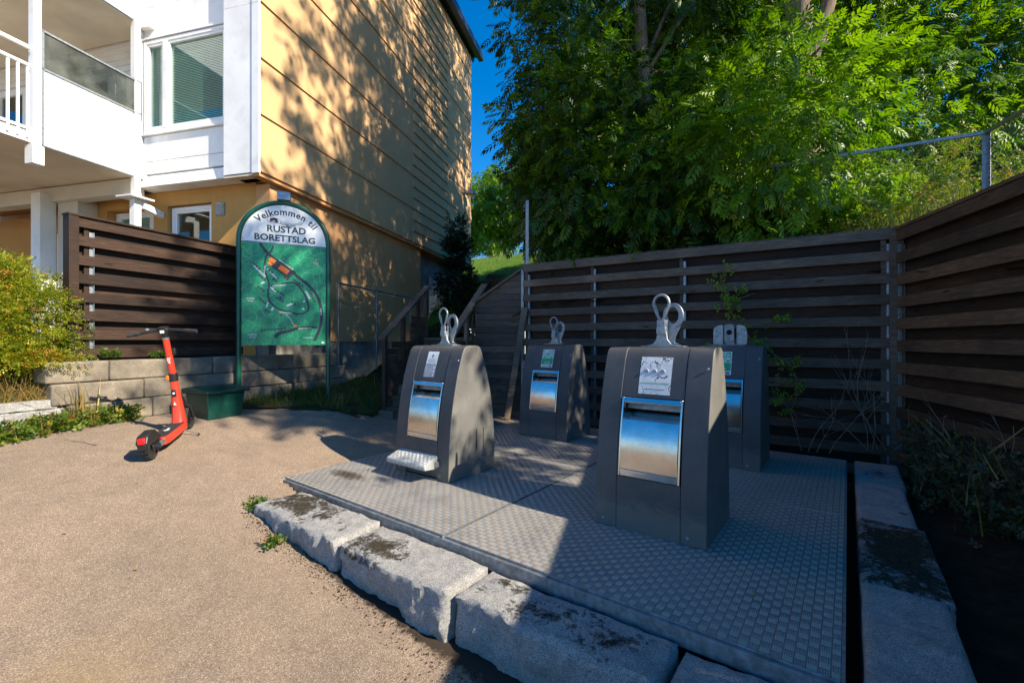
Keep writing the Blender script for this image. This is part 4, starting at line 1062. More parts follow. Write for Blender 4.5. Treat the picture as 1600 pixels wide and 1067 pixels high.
# ------------------------------------------------------------------ chain-link fence on the slope
CC = Vector((6.13, 5.8, 0)); CB = Vector((.27, 9.24, 0)); CR = Vector((6.13 - .257 * 2.2, 5.8 - .966 * 2.2, 0))
cf = empty('chain_link_fence', CC, 0, 'galvanised chain link fence on the bank above the wooden fences', 'fence')
def chain(P, Q, za, zb, zl, posts):
    D = Q - P; L_ = D.length; d = D.normalized()
    def at(x, z): q = P - CC + d * x; return (q.x, q.y, z)
    mb = MB(); mb.tube([at(0, za), at(L_, zb)], .028, 4); mb.build('top_rail', 'galvanised', cf)
    for x in posts:
        zt = za + (zb - za) * x / L_
        mb = MB(); q = P - CC + d * x; M_ = Matrix.Translation((q.x, q.y, 0)) @ Matrix.Rotation(math.atan2(d.y, d.x), 4, 'Z')
        mb.box((-.035, -.006, 1.6), (.035, .0, zt), 0, M_); mb.box((-.035, .0005, 1.6), (-.029, .05, zt), 0, M_)
        mb.build('post', 'galvanised', cf, bevel=.002, seg=1)
    H = 1.75; mb = MB(); p_ = .062; k_ = int((L_ + H) / p_)
    for i in range(k_):
        for sg in (1, -1):
            x0 = i * p_ - (H if sg > 0 else 0); a, b = x0, x0 + sg * H
            if sg < 0: a, b = i * p_, i * p_ - H
            # clip against [0, L]
            def zz(x): return za + (zb - za) * x / L_ - H
            ta = 0; tb = 1; dx = b - a
            lo = (0 - a) / dx; hi = (L_ - a) / dx
            if lo > hi: lo, hi = hi, lo
            ta = max(0, lo); tb = min(1, hi)
            if tb - ta < .02: continue
            A = at(a + dx * ta, zz(a + dx * ta) + H * ta); B = at(a + dx * tb, zz(a + dx * tb) + H * tb)
            mb.tube([A, B], .0014, 3, caps=False)
    o = mb.build('wire_mesh', 'galvanised_dull', cf); o['kind'] = 'stuff'
chain(CC, CB, 4.05, 4.15, 0, [0, 2.3, 4.55, (CB - CC).length])
chain(CC, CR, 4.05, 4.05, 0, [2.2])

# ------------------------------------------------------------------ welcome sign
SU = Vector((.904, .428, 0)); SW = 1.115; SP = Vector((-4.18, 6.85, 1.35 * (1 - 1.137)))
sg = empty('welcome_sign', SP, math.atan2(SU.y, SU.x), 'arched green welcome sign with a map board, beside the grit box', 'sign')
sg.scale = (1.137, 1.137, 1.137); rc = SW / 2; ysh = 2.735
arch = [(0, 0, .28), (0, 0, ysh)] + [(rc - rc * math.cos(a), 0, ysh + .545 * math.sin(a)) for a in [math.pi * i / 28 for i in range(1, 28)]] + [(SW, 0, ysh), (SW, 0, .28)]
MB().tube(arch, .032, 12).build('frame', 'green_paint', sg, smooth=60)
MB().box((SW - .08, -.08, .30), (SW + .08, .08, .312)).build('foot', 'green_paint', sg)
e_ = .035; mb = MB()
top = [(e_, 2.715)] + [(SW - e_, 2.715)] + [(rc + (rc - e_) * math.cos(a), ysh + (.545 - e_) * math.sin(a)) for a in [math.pi * i / 28 for i in range(0, 29)]]
hd = mb.prism(top, 'y', -.008, .006).build('header_board', 'white_paint', sg)
mp_ = MB().box((e_, -.008, 1.30), (SW - e_, .006, 2.700)).build('map_board', 'map_green', sg)
MB().box((e_, -.010, 2.701), (SW - e_, .006, 2.7145)).build('joint_trim', 'galvanised_dull', sg)
# letters: local x along the board, z up, facing -y
def place_text(strings, parent, mat, name='lettering', yy=-.0095):
    # strings: list of (text, size, cx, cz, angle, xscale)
    mb = MB()
    for (s_, size, cx, cz, ang, xs_) in strings:
        V, F = text_mesh(s_, size, mat)
        if not len(V): continue
        c, s = math.cos(ang), math.sin(ang)
        vs = [(cx + (x * xs_) * c - y * s, yy - z, cz + (x * xs_) * s + y * c) for x, y, z in V]
        mb.add(vs, F)
    return mb.build(name, mat, parent)
arc = []; word = 'Velkommen til'; A0, A1 = R(140), R(32); cxx, czz, rx, rz = rc, 2.735, .425, .375
wts = [.75, .62, .32, .58, .66, .95, .95, .62, .66, .45, .46, .36, .36]; tot = sum(wts); acc = 0
for ch, w_ in zip(word, wts):
    u = (acc + w_ / 2) / tot; acc += w_; a = A0 + (A1 - A0) * u
    if ch != ' ':
        x, z = cxx + rx * math.cos(a), czz + rz * math.sin(a); tang = math.atan2(rz * math.cos(a) * -1 * -1, rx * math.sin(a)) if False else math.atan2(-rz * math.cos(a), rx * math.sin(a)) 
        arc.append((ch, .124, x, z, math.atan2(-rz * math.cos(a), rx * math.sin(a)), 1.0))
arc = [(c_, s_, x, z, a, k_) for (c_, s_, x, z, a, k_) in arc]
place_text(arc, hd, 'ink')
place_text([('RUSTAD', .128, rc + .02, 2.865, 0, 1.02), ('BORETTSLAG', .122, rc + .005, 2.742, 0, 1.04)], hd, 'ink')
# pennant outline with small building emblem
mb = MB()
def wave(x): return .018 * math.sin((x) * 2 * math.pi / .42 + .9)
top_, bot_ = [], []
for i in range(25):
    u = i / 24; x = .34 + .44 * u; top_.append((x, -.0095, 3.055 - .055 * u + wave(u * .44) * 1.1)); bot_.append((x, -.0095, 2.985 - .0 * u + wave(u * .44 + .03) * 1.0 * (1 - .3 * u)))
bot_[-1] = top_[-1]
mb.tube(top_, .0022, 4); mb.tube(bot_, .0022, 4); mb.tube([top_[0], bot_[0]], .0022, 4)
mb.build('pennant', 'maroon_ink', hd)
MB().box((.372, -.0105, 3.008), (.405, -.0081, 3.052)).build('emblem', 'maroon_ink', hd)
MB().prism([(.400, 3.022), (.462, 3.018), (.466, 3.052), (.406, 3.058)], 'y', -.0115, -.0106).build('emblem', 'road_ink', hd)
MB().prism([(.43, 2.998), (.475, 2.996), (.478, 3.015), (.44, 3.020)], 'y', -.0122, -.0116).build('emblem', 'ink', hd)
pt_ = []; s_ = 'RUSTAD 1967'
for i, ch in enumerate(s_):
    if ch != ' ': u = .36 + .042 * i; pt_.append((ch, .034, .34 + .44 * u, 3.016 - .05 * u + wave(u * .44) - .006, -.25 + .5 * (u > .62), 1))
place_text(pt_, hd, 'ink')
for x, z in ((.05, 2.74), (SW - .05, 2.74), (rc, 3.222)): MB().lathe([(0, -.013), (.007, -.011), (.008, -.008)], 10, 'y', (x, 0, z)).build('screw', 'galvanised_dull', hd)
for x, z in ((.05, 2.66), (SW - .05, 2.66), (.05, 1.6), (SW - .05, 1.6), (.05, 2.15), (SW - .05, 2.15)): MB().lathe([(0, -.013), (.007, -.011), (.008, -.008)], 10, 'y', (x, 0, z)).build('screw', 'dark_gap', mp_)
# map print: coordinates u,v in 0..1 (v down) over the board
def mpt(u, v): return (e_ + (SW - 2 * e_) * u, 2.70 - 1.40 * v)
def ribbon(pts, w, mat, y, name='print'):
    P = catmull([mpt(*p_) for p_ in pts], 8); ws = w if hasattr(w, '__len__') else [w, w]
    vs = []; fs = []; n = len(P)
    for i, (x, z) in enumerate(P):
        a = P[max(0, i - 1)]; b = P[min(n - 1, i + 1)]; dx, dz = b[0] - a[0], b[1] - a[1]; l = math.hypot(dx, dz) or 1
        wi = ws[0] + (ws[1] - ws[0]) * i / (n - 1); vs += [(x - dz / l * wi, y, z + dx / l * wi), (x + dz / l * wi, y, z - dx / l * wi)]
    for i in range(n - 1): fs.append((2 * i, 2 * i + 1, 2 * i + 3, 2 * i + 2))
    return MB().add(vs, fs).build(name, mat, mp_)
ribbon([(.20, .0), (.30, .10), (.45, .19), (.65, .31), (.82, .42), (.92, .55), (.95, .72), (.92, .84), (.86, .96)], .019, 'road_ink', -.0102)
ribbon([(.36, .02), (.33, .08), (.28, .13), (.26, .24), (.29, .34), (.31, .40), (.30, .50), (.33, .58), (.42, .64), (.55, .67), (.70, .685), (.78, .64), (.77, .55), (.70, .44), (.62, .38), (.52, .38), (.42, .41), (.33, .42)], .011, 'road_ink', -.0096)
ribbon([(.90, .82), (.80, .82), (.66, .83), (.55, .86), (.44, .88), (.38, .92)], [.013, .026], 'road_ink', -.0099)
ribbon([(.62, .82), (.56, .74), (.50, .68)], .004, 'pale_ink', -.0094)
for a, b in (((.13, .22), (.27, .33)), ((.29, .25), (.40, .34)), ((.26, .38), (.22, .40)), ((.33, .43), (.39, .47)), ((.30, .58), (.28, .63)), ((.36, .63), (.34, .66)), ((.52, .61), (.60, .58)), ((.75, .45), (.80, .53))):
    ribbon([a, b], .011, 'pale_ink', -.0090)
def blockp(u, v, w, h, ang, mat, y=-.0108, name='print'):
    x, z = mpt(u, v); c, s = math.cos(ang), math.sin(ang)
    vs = [(x + a * c - b * s, y, z + a * s + b * c) for a, b in ((-w, -h), (w, -h), (w, h), (-w, h))]
    return MB().add(vs, [(0, 1, 2, 3)]).build(name, mat, mp_)
blockp(.46, .245, .15, .055, -.62, 'road_ink', -.0106)
blockp(.35, .165, .042, .026, -.62, 'orange_ink', -.0112); blockp(.325, .20, .030, .018, -.62, 'orange_ink', -.0111); blockp(.485, .25, .068, .036, -.62, 'orange_ink', -.0112)
blockp(.60, .27, .028, .022, -.62, 'ink', -.0113)
for (u, v, n, a) in ((.17, .235, 3, -.72), (.33, .275, 2, -.6), (.23, .34, 3, -.72), (.38, .36, 2, -.6), (.22, .45, 3, -.6), (.43, .475, 4, -.55), (.51, .335, 2, -.6), (.66, .375, 4, -.6), (.44, .55, 3, -.5), (.60, .58, 2, -.6), (.24, .57, 3, -.7), (.29, .665, 2, -.6), (.44, .69, 2, -.6), (.62, .69, 2, -.6), (.83, .50, 5, -1.15)):
    for k_ in range(n):
        du = (k_ - (n - 1) / 2) * .037; blockp(u + du * math.cos(a), v - du * math.sin(a) * .8, .0145, .0115, a, 'road_ink'); blockp(u + du * math.cos(a) - .004, v - du * math.sin(a) * .8 - .002, .007, .006, a, 'maroon_ink', -.0112)
for k_ in range(8): blockp(.23 + k_ * .038, .855 - k_ * .003, .014, .011, .08, 'road_ink')
blockp(.45, .53, .022, .016, -.3, 'blue_ink'); blockp(.62, .805, .018, .018, .0, 'orange_ink'); blockp(.88, .135, .012, .010, 0, 'orange_ink')
blockp(.73, .56, .016, .012, .9, 'pale_ink'); blockp(.72, .635, .014, .014, .9, 'pale_ink')
blockp(.965, .975, .018, .014, 0, 'white_print')
tx_ = [('RUSTAD', .026, *mpt(.10, .555), 0, 1), ('SKOLE', .026, *mpt(.10, .578), 0, 1), ('INGSTAD', .026, *mpt(.12, .905), 0, 1), ('SKOLE', .026, *mpt(.12, .928), 0, 1),
       ('GENERAL RUGES VEI', .025, *mpt(.51, .205), -.62, .95), ('RUSTADGRENDA', .024, *mpt(.43, .415), .17, .9), ('RUSTADGRENDA', .024, *mpt(.50, .683), -.05, .95), ('RUSTADVEIEN', .022, *mpt(.268, .27), 1.50, .95),
       ('RUGES VEI', .020, *mpt(.935, .66), -1.5, 1), ('HELGE OLSENS VEI', .020, *mpt(.74, .835), .06, 1), ('BOGERUD', .016, *mpt(.88, .165), 0, 1), ('SENTER', .016, *mpt(.88, .18), 0, 1), ('BOGERUDVEIEN', .017, *mpt(.78, .93), 0, 1)]
for q_ in tx_: place_text([q_], mp_, 'white_print', yy=-.0116)
# lamp box on top
MB().box((rc - .10, -.03, 3.315), (rc + .07, .10, 3.435)).build('lamp_box', 'galvanised', sg, bevel=.008)
MB().box((rc - .03, -.01, 3.275), (rc + .0, .02, 3.315)).build('lamp_stem', 'galvanised', sg)

# ------------------------------------------------------------------ grit box
gb = empty('grit_box', (-3.9, 5.75, float(gz(-3.9, 5.9)) - .01), WRZ, 'dark green plastic grit box with sloping lid behind the scooter', 'grit box')
def frustum(x0, x1, y0, y1, z0, X0, X1, Y0, Y1, z1): return MB().add([(x0, y0, z0), (x1, y0, z0), (x1, y1, z0), (x0, y1, z0), (X0, Y0, z1), (X1, Y0, z1), (X1, Y1, z1), (X0, Y1, z1)], [(0, 3, 2, 1), (4, 5, 6, 7), (0, 1, 5, 4), (1, 2, 6, 5), (2, 3, 7, 6), (3, 0, 4, 7)])
frustum(0, .44, 0, .38, 0, -.03, .48, -.03, .42, .34).build('body', 'green_plastic', gb, bevel=.012, seg=3)
mb = MB(); mb.prism([(-.07, .345), (.46, .345), (.46, .405), (.30, .43), (-.05, .385), (-.075, .37)], 'x', -.06, .53)
lid = mb.build('lid', 'green_plastic', gb, bevel=.010, seg=3)
MB().box((.20, -.082, .36), (.27, -.070, .378)).build('latch', 'black_plastic', lid)

# ------------------------------------------------------------------ electric scooter
rw = Vector((-3.57, 4.45, 0)); fw = Vector((-3.86, 5.38, 0)); hd_ = (fw - rw); zr_, zf_ = float(gz(rw.x, rw.y)), float(gz(fw.x, fw.y))
scoot = empty('electric_scooter', (rw.x, rw.y, zr_ + .004), math.atan2(hd_.y, hd_.x), 'red electric rental scooter parked on its kickstand by the block wall', 'scooter')
pitch = math.atan2(zf_ - zr_, hd_.length)
scoot.rotation_euler = (0, 0, 0); scoot.matrix_world = Matrix.Translation((rw.x, rw.y, zr_ + .004)) @ Matrix.Rotation(math.atan2(hd_.y, hd_.x), 4, 'Z') @ Matrix.Rotation(-pitch, 4, 'Y') @ Matrix.Rotation(R(-5), 4, 'X')
def wheel(cx):
    w = MB().lathe([(.080, -.022), (.100, -.028), (.118, -.022), (.125, -.008), (.125, .008), (.118, .022), (.100, .028), (.080, .022), (.080, -.022)], 32, 'y', (cx, 0, .125)).build('wheel', 'rubber', scoot, smooth=40)
    MB().lathe([(0, -.024), (.05, -.026), (.079, -.018), (.079, .018), (.05, .026), (0, .024)], 24, 'y', (cx, 0, .125)).build('rim', 'black_plastic', w, smooth=40)
    MB().tube([(cx, -.07, .125), (cx, .07, .125)], .009, 8).build('axle', 'galvanised', w)
wheel(0); wheel(.97)
# deck
dk = MB(); dk.prism([(.13, -.075), (.13, .075), (.20, .092), (.66, .092), (.72, .06), (.72, -.06), (.66, -.092), (.20, -.092)], 'z', .085, .165)
dko = dk.build('deck', 'scooter_red', scoot, bevel=.014, seg=3)
MB().prism([(.17, -.065), (.17, .065), (.22, .076), (.65, .076), (.69, .05), (.69, -.05), (.65, -.076), (.22, -.076)], 'z', .166, .172).build('grip_mat', 'rubber', dko, bevel=.003)
mb = MB(); mb.box((.36, -.016, .1725), (.40, .016, .1732)).box((.41, -.010, .1725), (.45, .010, .1732)).box((.375, -.03, .1725), (.385, .03, .1732)); mb.build('print', 'white_print', dko)
MB().box((.22, -.07, .06), (.62, .07, .084)).build('underside', 'black_plastic', dko, bevel=.01)
# rear fender with lamp
vs = []; pr_f = []
for i in range(13):
    a = R(-8 + i * 13.5); pr_f.append((-.140 * math.cos(a) * 1.0, .125 + .150 * math.sin(a)))
mb = MB()
outer = [(x, z) for x, z in pr_f]; inner = [(x * .93, .125 + (z - .125) * .93) for x, z in reversed(pr_f)]
mb.prism(outer + inner, 'y', -.048, .048)
fe = mb.build('rear_fender', 'black_plastic', scoot, bevel=.006)
MB().box((-.06, -.052, .10), (.16, -.036, .16)).box((-.06, .036, .10), (.16, .052, .16)).build('rear_fork', 'black_plastic', scoot, bevel=.006)
MB().box((-.165, -.036, .145), (-.125, .036, .20)).build('lamp_housing', 'black_plastic', fe, bevel=.005)
MB().box((-.172, -.028, .205), (-.118, .028, .262)).build('rear_lamp', 'red_lamp', fe, bevel=.008, seg=3)
MB().prism([(-.17, .20), (-.12, .275), (.04, .295), (.14, .20), (.14, .165), (-.1, .165)], 'y', -.050, .050).build('fender_cover', 'black_plastic', fe, bevel=.016, seg=3)
MB().lathe([(0, -.085), (.022, -.083), (.026, -.060), (.026, -.05)], 16, 'y', (0, 0, .125)).build('hub_cap', 'black_plastic', scoot, smooth=40)
MB().lathe([(0, .085), (.022, .083), (.026, .060), (.026, .05)], 16, 'y', (0, 0, .125)).build('hub_cap', 'galvanised', scoot, smooth=40)
MB().prism([(.06, .10), (.16, .12), (.16, .15), (.05, .16)], 'y', -.075, -.053).build('reflector_arm', 'galvanised', scoot, bevel=.004)
# lower stem: broad red tube rising from the deck front
def loft(rings, n=16):
    mb = MB(); vs = []; fs = []
    for (cx, cz, rx, ry) in rings:
        for k_ in range(n):
            a = 2 * math.pi * k_ / n; ca, sa = math.cos(a), math.sin(a)
            e = .72; vs.append((cx + rx * math.copysign(abs(ca) ** e, ca), ry * math.copysign(abs(sa) ** e, sa), cz))
    for i in range(len(rings) - 1):
        for k_ in range(n): k2 = (k_ + 1) % n; fs.append((i * n + k_, i * n + k2, (i + 1) * n + k2, (i + 1) * n + k_))
    fs += [tuple(range(n))[::-1], tuple((len(rings) - 1) * n + k_ for k_ in range(n))]
    return mb.add(vs, fs)
stm = loft([(.71, .155, .085, .066), (.725, .24, .062, .058), (.735, .34, .052, .052), (.742, .46, .044, .044), (.745, .56, .038, .038), (.747, .635, .034, .034)]).build('lower_stem', 'scooter_red', scoot, smooth=50)
MB().box((.690, -.020, .46), (.706, .020, .54)).build('lock_plate', 'black_plastic', stm, bevel=.006)
MB().box((.688, -.010, .49), (.690, .010, .51)).build('print', 'white_print', stm)
mb = MB(); mb.box((.672, -.004, .365), (.676, .004, .40)).box((.672, -.014, .37), (.676, .014, .378)); mb.build('print', 'white_print', stm)
loft([(.747, .63, .041, .041), (.747, .72, .041, .041)]).build('folding_collar', 'black_plastic', scoot, bevel=.006)
MB().box((.700, .030, .655), (.735, .055, .70)).build('side_reflector', 'orange_ink', scoot, bevel=.004)
us = loft([(.745, .72, .032, .032), (.728, .92, .030, .030), (.712, 1.11, .029, .029)]).build('upper_stem', 'scooter_red', scoot, smooth=50)
MB().box((.730, -.062, .93), (.765, -.030, 1.0)).build('cable_clip', 'black_plastic', us, bevel=.006)
place = MB(); V_, F_ = text_mesh('voi', .055, 'white_print'); place.add([(.712 - .0004 * 0 - (z) - .017 + (-x) * .09, -y * 1.0 if False else -y + .012, .87 - x * -1.0) for x, y, z in V_], F_); place.build('lettering', 'white_print', us)
loft([(.711, 1.11, .032, .032), (.710, 1.13, .032, .032)]).build('stem_ring', 'galvanised', scoot, smooth=50)
hd2 = loft([(.710, 1.13, .028, .026), (.704, 1.18, .034, .040), (.700, 1.215, .050, .062), (.700, 1.235, .045, .058)]).build('handlebar_head', 'black_plastic', scoot, smooth=50)
MB().prism([(.64, -.030), (.75, -.035), (.75, .035), (.64, .030)], 'z', 1.236, 1.252).build('display', 'black_plastic', hd2, bevel=.004)
MB().box((.645, -.018, 1.185), (.652, .018, 1.215)).build('print', 'white_print', hd2)
for sgn in (1, -1):
    MB().tube([(.700, .03 * sgn, 1.215), (.695, .13 * sgn, 1.208), (.655, .30 * sgn, 1.185)], .016, 10).build('handlebar', 'black_plastic', scoot, smooth=50)
    MB().tube([(.676, .21 * sgn, 1.198), (.650, .325 * sgn, 1.181)], .021, 12).build('grip', 'rubber', scoot, smooth=50)
    MB().tube([(.71, .16 * sgn, 1.20), (.745, .20 * sgn, 1.185), (.725, .29 * sgn, 1.165)], .006, 6).build('brake_lever', 'black_plastic', scoot, smooth=50)
MB().lathe([(0, .0), (.02, .003), (.02, .02), (0, .026)], 12, 'z', (.69, .15, 1.22)).build('bell', 'galvanised_dull', scoot, smooth=40)
# fork and front fender
mb = MB(); mb.tube([(.755, 0, .46), (.82, 0, .42), (.90, 0, .33)], [.030, .034, .032], 12); mb.tube([(.90, .0, .34), (.93, .052, .27), (.97, .055, .125)], [.022, .017, .015], 8); mb.tube([(.90, 0, .34), (.93, -.052, .27), (.97, -.055, .125)], [.022, .017, .015], 8)
mb.build('fork', 'black_plastic', scoot, smooth=50)
mb = MB(); ang_ = [R(-25 + i * 12) for i in range(14)]
mb.prism([(.97 - .150 * math.cos(a), .125 + .150 * math.sin(a)) for a in ang_] + [(.97 - .138 * math.cos(a), .125 + .138 * math.sin(a)) for a in reversed(ang_)], 'y', -.040, .040)
mb.build('front_fender', 'rubber', scoot, bevel=.006)
mb = MB(); mb.tube([(.70, 0, .08), (.72, -.10, .03), (.73, -.16, -.01)], .008, 6); mb.tube([(.73, -.16, -.01), (.70, -.18, -.012)], .010, 6); mb.build('kickstand', 'black_plastic', scoot, smooth=50)
MB().tube([(.70, .02, 1.16), (.80, .03, 1.05), (.80, .02, .80), (.765, .01, .70)], .004, 6).build('cable', 'black_plastic', scoot, smooth=50)

# ------------------------------------------------------------------ vegetation
def leaflet(b, d, w, n, fold=.25):
    b, d, n = map(np.array, (b, d, n)); s = np.cross(d, n); l = np.linalg.norm(d)
    m_ = b + d * .45 - n * w * fold
    s = s / (np.linalg.norm(s) + 1e-9)
    return [b, m_ + s * w + n * w * fold * 2, b + d - n * l * .08, m_ - s * w + n * w * fold * 2]
def tmpl_compound(pairs=4, ll=.40, lw=.075, droop=.22):
    V, T = [], []
    def add(q): k = len(V); V.extend(q); T.extend([(k, k + 1, k + 2), (k, k + 2, k + 3)])
    for i in range(pairs):
        x = .22 + .62 * i / max(1, pairs - 1); z = -droop * x * x
        L = ll * (.8 + .35 * math.sin(math.pi * (i + .6) / pairs))
        for sg_ in (1, -1):
            a = R(52 - 7 * i) * sg_; add(leaflet((x, 0, z), (L * math.cos(a), L * math.sin(a), -L * .28), lw, (0, 0, 1)))
    add(leaflet((.86, 0, -droop * .74), (ll, 0, -ll * .3), lw, (0, 0, 1)))
    return np.array(V, float), np.array(T)
def tmpl_sprig(n=6, ll=.38, lw=.11, seed=1, spread=1.0):
    r = random.Random(seed); V, T = [], []
    for i in range(n):
        x = i / n; a = r.uniform(.5, 1.2) * (1 if i % 2 else -1) * spread; e = r.uniform(-.3, .7)
        d = (ll * math.cos(a), ll * math.sin(a), ll * e); q = leaflet((x, 0, 0), d, lw, (r.uniform(-.4, .4), r.uniform(-.4, .4), 1)); k = len(V); V.extend(q); T.extend([(k, k + 1, k + 2), (k, k + 2, k + 3)])
    return np.array(V, float), np.array(T)
def tmpl_blade(w=.02, bend=.35, seg=3):
    V, T = [], []
    for i in range(seg + 1):
        u = i / seg; x = u; z = -bend * u * u; ww_ = w * (1 - u) ** .7
        if i < seg: V += [(x, -ww_, z), (x, ww_, z)]
        else: V += [(x, 0, z)]
    for i in range(seg - 1): a = 2 * i; T += [(a, a + 1, a + 3), (a, a + 3, a + 2)]
    T += [(2 * seg - 2, 2 * seg - 1, 2 * seg)]
    return np.array(V, float), np.array(T)
def scatter_mesh(name, items, mat, parent=None, kind=None):
    # items: list of (template, pos, dir, scale, tint, roll)
    AV, AT, AA = [], [], []; base = 0
    for (tv, tt), pos, dr, scl, tint, roll in items:
        N = len(pos)
        if N == 0: continue
        x = dr / (np.linalg.norm(dr, axis=1, keepdims=True) + 1e-9)
        up = np.tile([0, 0, 1.0], (N, 1)) + roll
        y = np.cross(up, x); y /= (np.linalg.norm(y, axis=1, keepdims=True) + 1e-9); z = np.cross(x, y)
        M_ = np.stack([x, y, z], 1)                       # rows basis
        P = np.einsum('vk,nkj->nvj', tv, M_) * scl[:, None, None] + pos[:, None, :]
        AV.append(P.reshape(-1, 3)); k_ = len(tv)
        AT.append((tt[None] + (np.arange(N) * k_)[:, None, None]).reshape(-1, 3) + base); base += N * k_
        AA.append(np.repeat(tint, k_))
    V = np.concatenate(AV).astype(np.float32); T = np.concatenate(AT).astype(np.int32); A = np.clip(np.concatenate(AA), 0, 1).astype(np.float32)
    me = bpy.data.meshes.new(name); me.vertices.add(len(V)); me.vertices.foreach_set('co', V.ravel())
    me.loops.add(len(T) * 3); me.loops.foreach_set('vertex_index', T.ravel()); me.polygons.add(len(T))
    me.polygons.foreach_set('loop_start', np.arange(len(T), dtype=np.int32) * 3)
    me.update(calc_edges=True); at = me.attributes.new('tint', 'FLOAT', 'POINT'); at.data.foreach_set('value', A)
    me.materials.append(MATS[mat]); o = link(name, me, parent)
    if kind: o['kind'] = kind
    return o
rg = np.random.default_rng(7)
def unit(n): v = rg.normal(size=(n, 3)); return v / np.linalg.norm(v, axis=1, keepdims=True)
ASH = tmpl_compound(); ASHLOW = tmpl_compound(3, .5, .10); SPR = [tmpl_sprig(6, .38, .11, k_) for k_ in range(3)]; SPRW = [tmpl_sprig(5, .5, .17, k_ + 5) for k_ in range(3)]
def clumps(ell, dens, shell=.55, keep=None):
    cx, cy, cz, rx, ry, rz_ = ell[:6]; n = int(dens * (ell[6] if len(ell) > 6 else 1) * (rx * ry + ry * rz_ + rx * rz_) / 3 * 4 * math.pi)
    u = unit(n); rr = shell + (1 - shell) * rg.random(n) ** .7
    lump = np.array([1 + .22 * mnoise.noise(Vector((a * 2.3 + cx, b * 2.3 + cy, c * 2.3))) for a, b, c in u])
    rad = np.array([rx, ry, rz_]); P = np.array([cx, cy, cz]) + u * (rr * lump)[:, None] * rad
    if keep is not None: k_ = keep(P); P, u = P[k_], u[k_]
    return P, u
def crown_items(ells, dens, nleaf, crad, size, tmpl, keep=None, droop=.55, tint0=.5, shell=.55, tv=.22, keepleaf=None):
    items = []; allc = []
    for e in ells:
        C, u = clumps(e, dens, shell, keep); allc.append(C); nleaf_ = nleaf; nleaf = int(nleaf_ * (.74 if len(e) > 6 else 1))
        N = len(C) * nleaf; ci = np.repeat(np.arange(len(C)), nleaf); nleaf = nleaf_
        if not N: continue
        off = unit(N) * (rg.random(N) ** .5)[:, None] * crad * np.array([1, 1, .7]); pos = C[ci] + off
        dr = off / crad * .9 + u[ci] * .6 + rg.normal(size=(N, 3)) * .35 + np.array([0, 0, -droop])
        scl = size * rg.uniform(.7, 1.2, N); ct = rg.normal(size=len(C)) * .22
        tint = tint0 + ct[ci] + rg.normal(size=N) * tv * .6; roll = rg.normal(size=(N, 3)) * .45
        if keepleaf is not None:
            k_ = keepleaf(pos); pos, dr, scl, tint, roll = pos[k_], dr[k_], scl[k_], tint[k_], roll[k_]
        items.append((tmpl, pos, dr, scl, tint, roll))
    return items, np.concatenate(allc)
def tree(name, label, base, top, r0, ells, dens, nleaf, crad, size, mat='ash_leaf', tmpl=None, keep=None, group=None, limbs=14, extra=(), seed=1, droop=.55, tint0=.5, shell=.55, cat='tree', keepleaf=None, kind=None):
    rnd = random.Random(seed)
    T = empty(name, base, 0, label, cat, group, kind); B = Vector(base)
    items, C = crown_items(ells, dens, nleaf, crad, size, tmpl or ASH, keep, droop, tint0, shell, keepleaf=keepleaf)
    items = [(tm, p_ - np.array(base), d, s_, t_, r_) for tm, p_, d, s_, t_, r_ in items]
    scatter_mesh('crown', items, mat, T, 'stuff')
    mb = MB(); L_ = (Vector(top) - B).length; pts = []
    for i in range(9):
        u = i / 8; pts.append(Vector(base).lerp(Vector(top), u) - B + Vector((.12 * math.sin(u * 7 + seed), .10 * math.cos(u * 6 + seed), 0)) * u)
    mb.tube(pts, [r0 * (1 + .5 * math.exp(-i * 1.5)) * (1 - .75 * i / 8) for i in range(9)], 12)
    for e in extra:
        pe = [Vector(q) - B for q in e[0]]; mb.tube(catmull(pe, 4), [e[1] * (1 - .6 * i / (len(pe) * 4)) for i in range((len(pe) - 1) * 4 + 1)], 9)
    for i in range(min(limbs, len(C))):
        c = Vector(C[rnd.randrange(len(C))]) - B; u = rnd.uniform(.3, .9); zt = min(u * L_, max(.5, c.z - .5)); s0 = pts[0].lerp(pts[-1], min(1, zt / L_))
        mid = s0.lerp(c, .5) + Vector((rnd.uniform(-.3, .3), rnd.uniform(-.3, .3), rnd.uniform(.1, .6)))
        r_ = r0 * .28 * rnd.uniform(.5, 1.1); P = catmull([s0, mid, c], 4); mb.tube(P, [r_ * (1 - .8 * k_ / (len(P) - 1)) for k_ in range(len(P))], 6)
    mb.build('trunk', 'bark', T, smooth=60)
    return T
def nofront(P):   # clearing in front of the two visible trunks
    x, y, z = P[:, 0], P[:, 1], P[:, 2]
    a = (np.abs(x - 2.92 * y / 9.5) < .40) & (y < 9.9) & (z > 6.9)
    b = (x - 6.05 * y / 9.0 > -.62) & (x - 6.05 * y / 9.0 < .85) & (y < 9.6) & (z > 6.9)
    inside = (x > 4.6) & (y < 5.5)
    return ~(a | b)
hb = lambda x, y: float(hz(x, y)) - .1
def not_low(P):
    return nofront(P) & ~((side_np(P, FA, FC) < .15) & (P[:, 2] < 4.5))
def side_np(P, a, b): return (b[0] - a[0]) * (P[:, 1] - a[1]) - (b[1] - a[1]) * (P[:, 0] - a[0])
TG = 'broadleaved trees on the bank above the slatted fence'
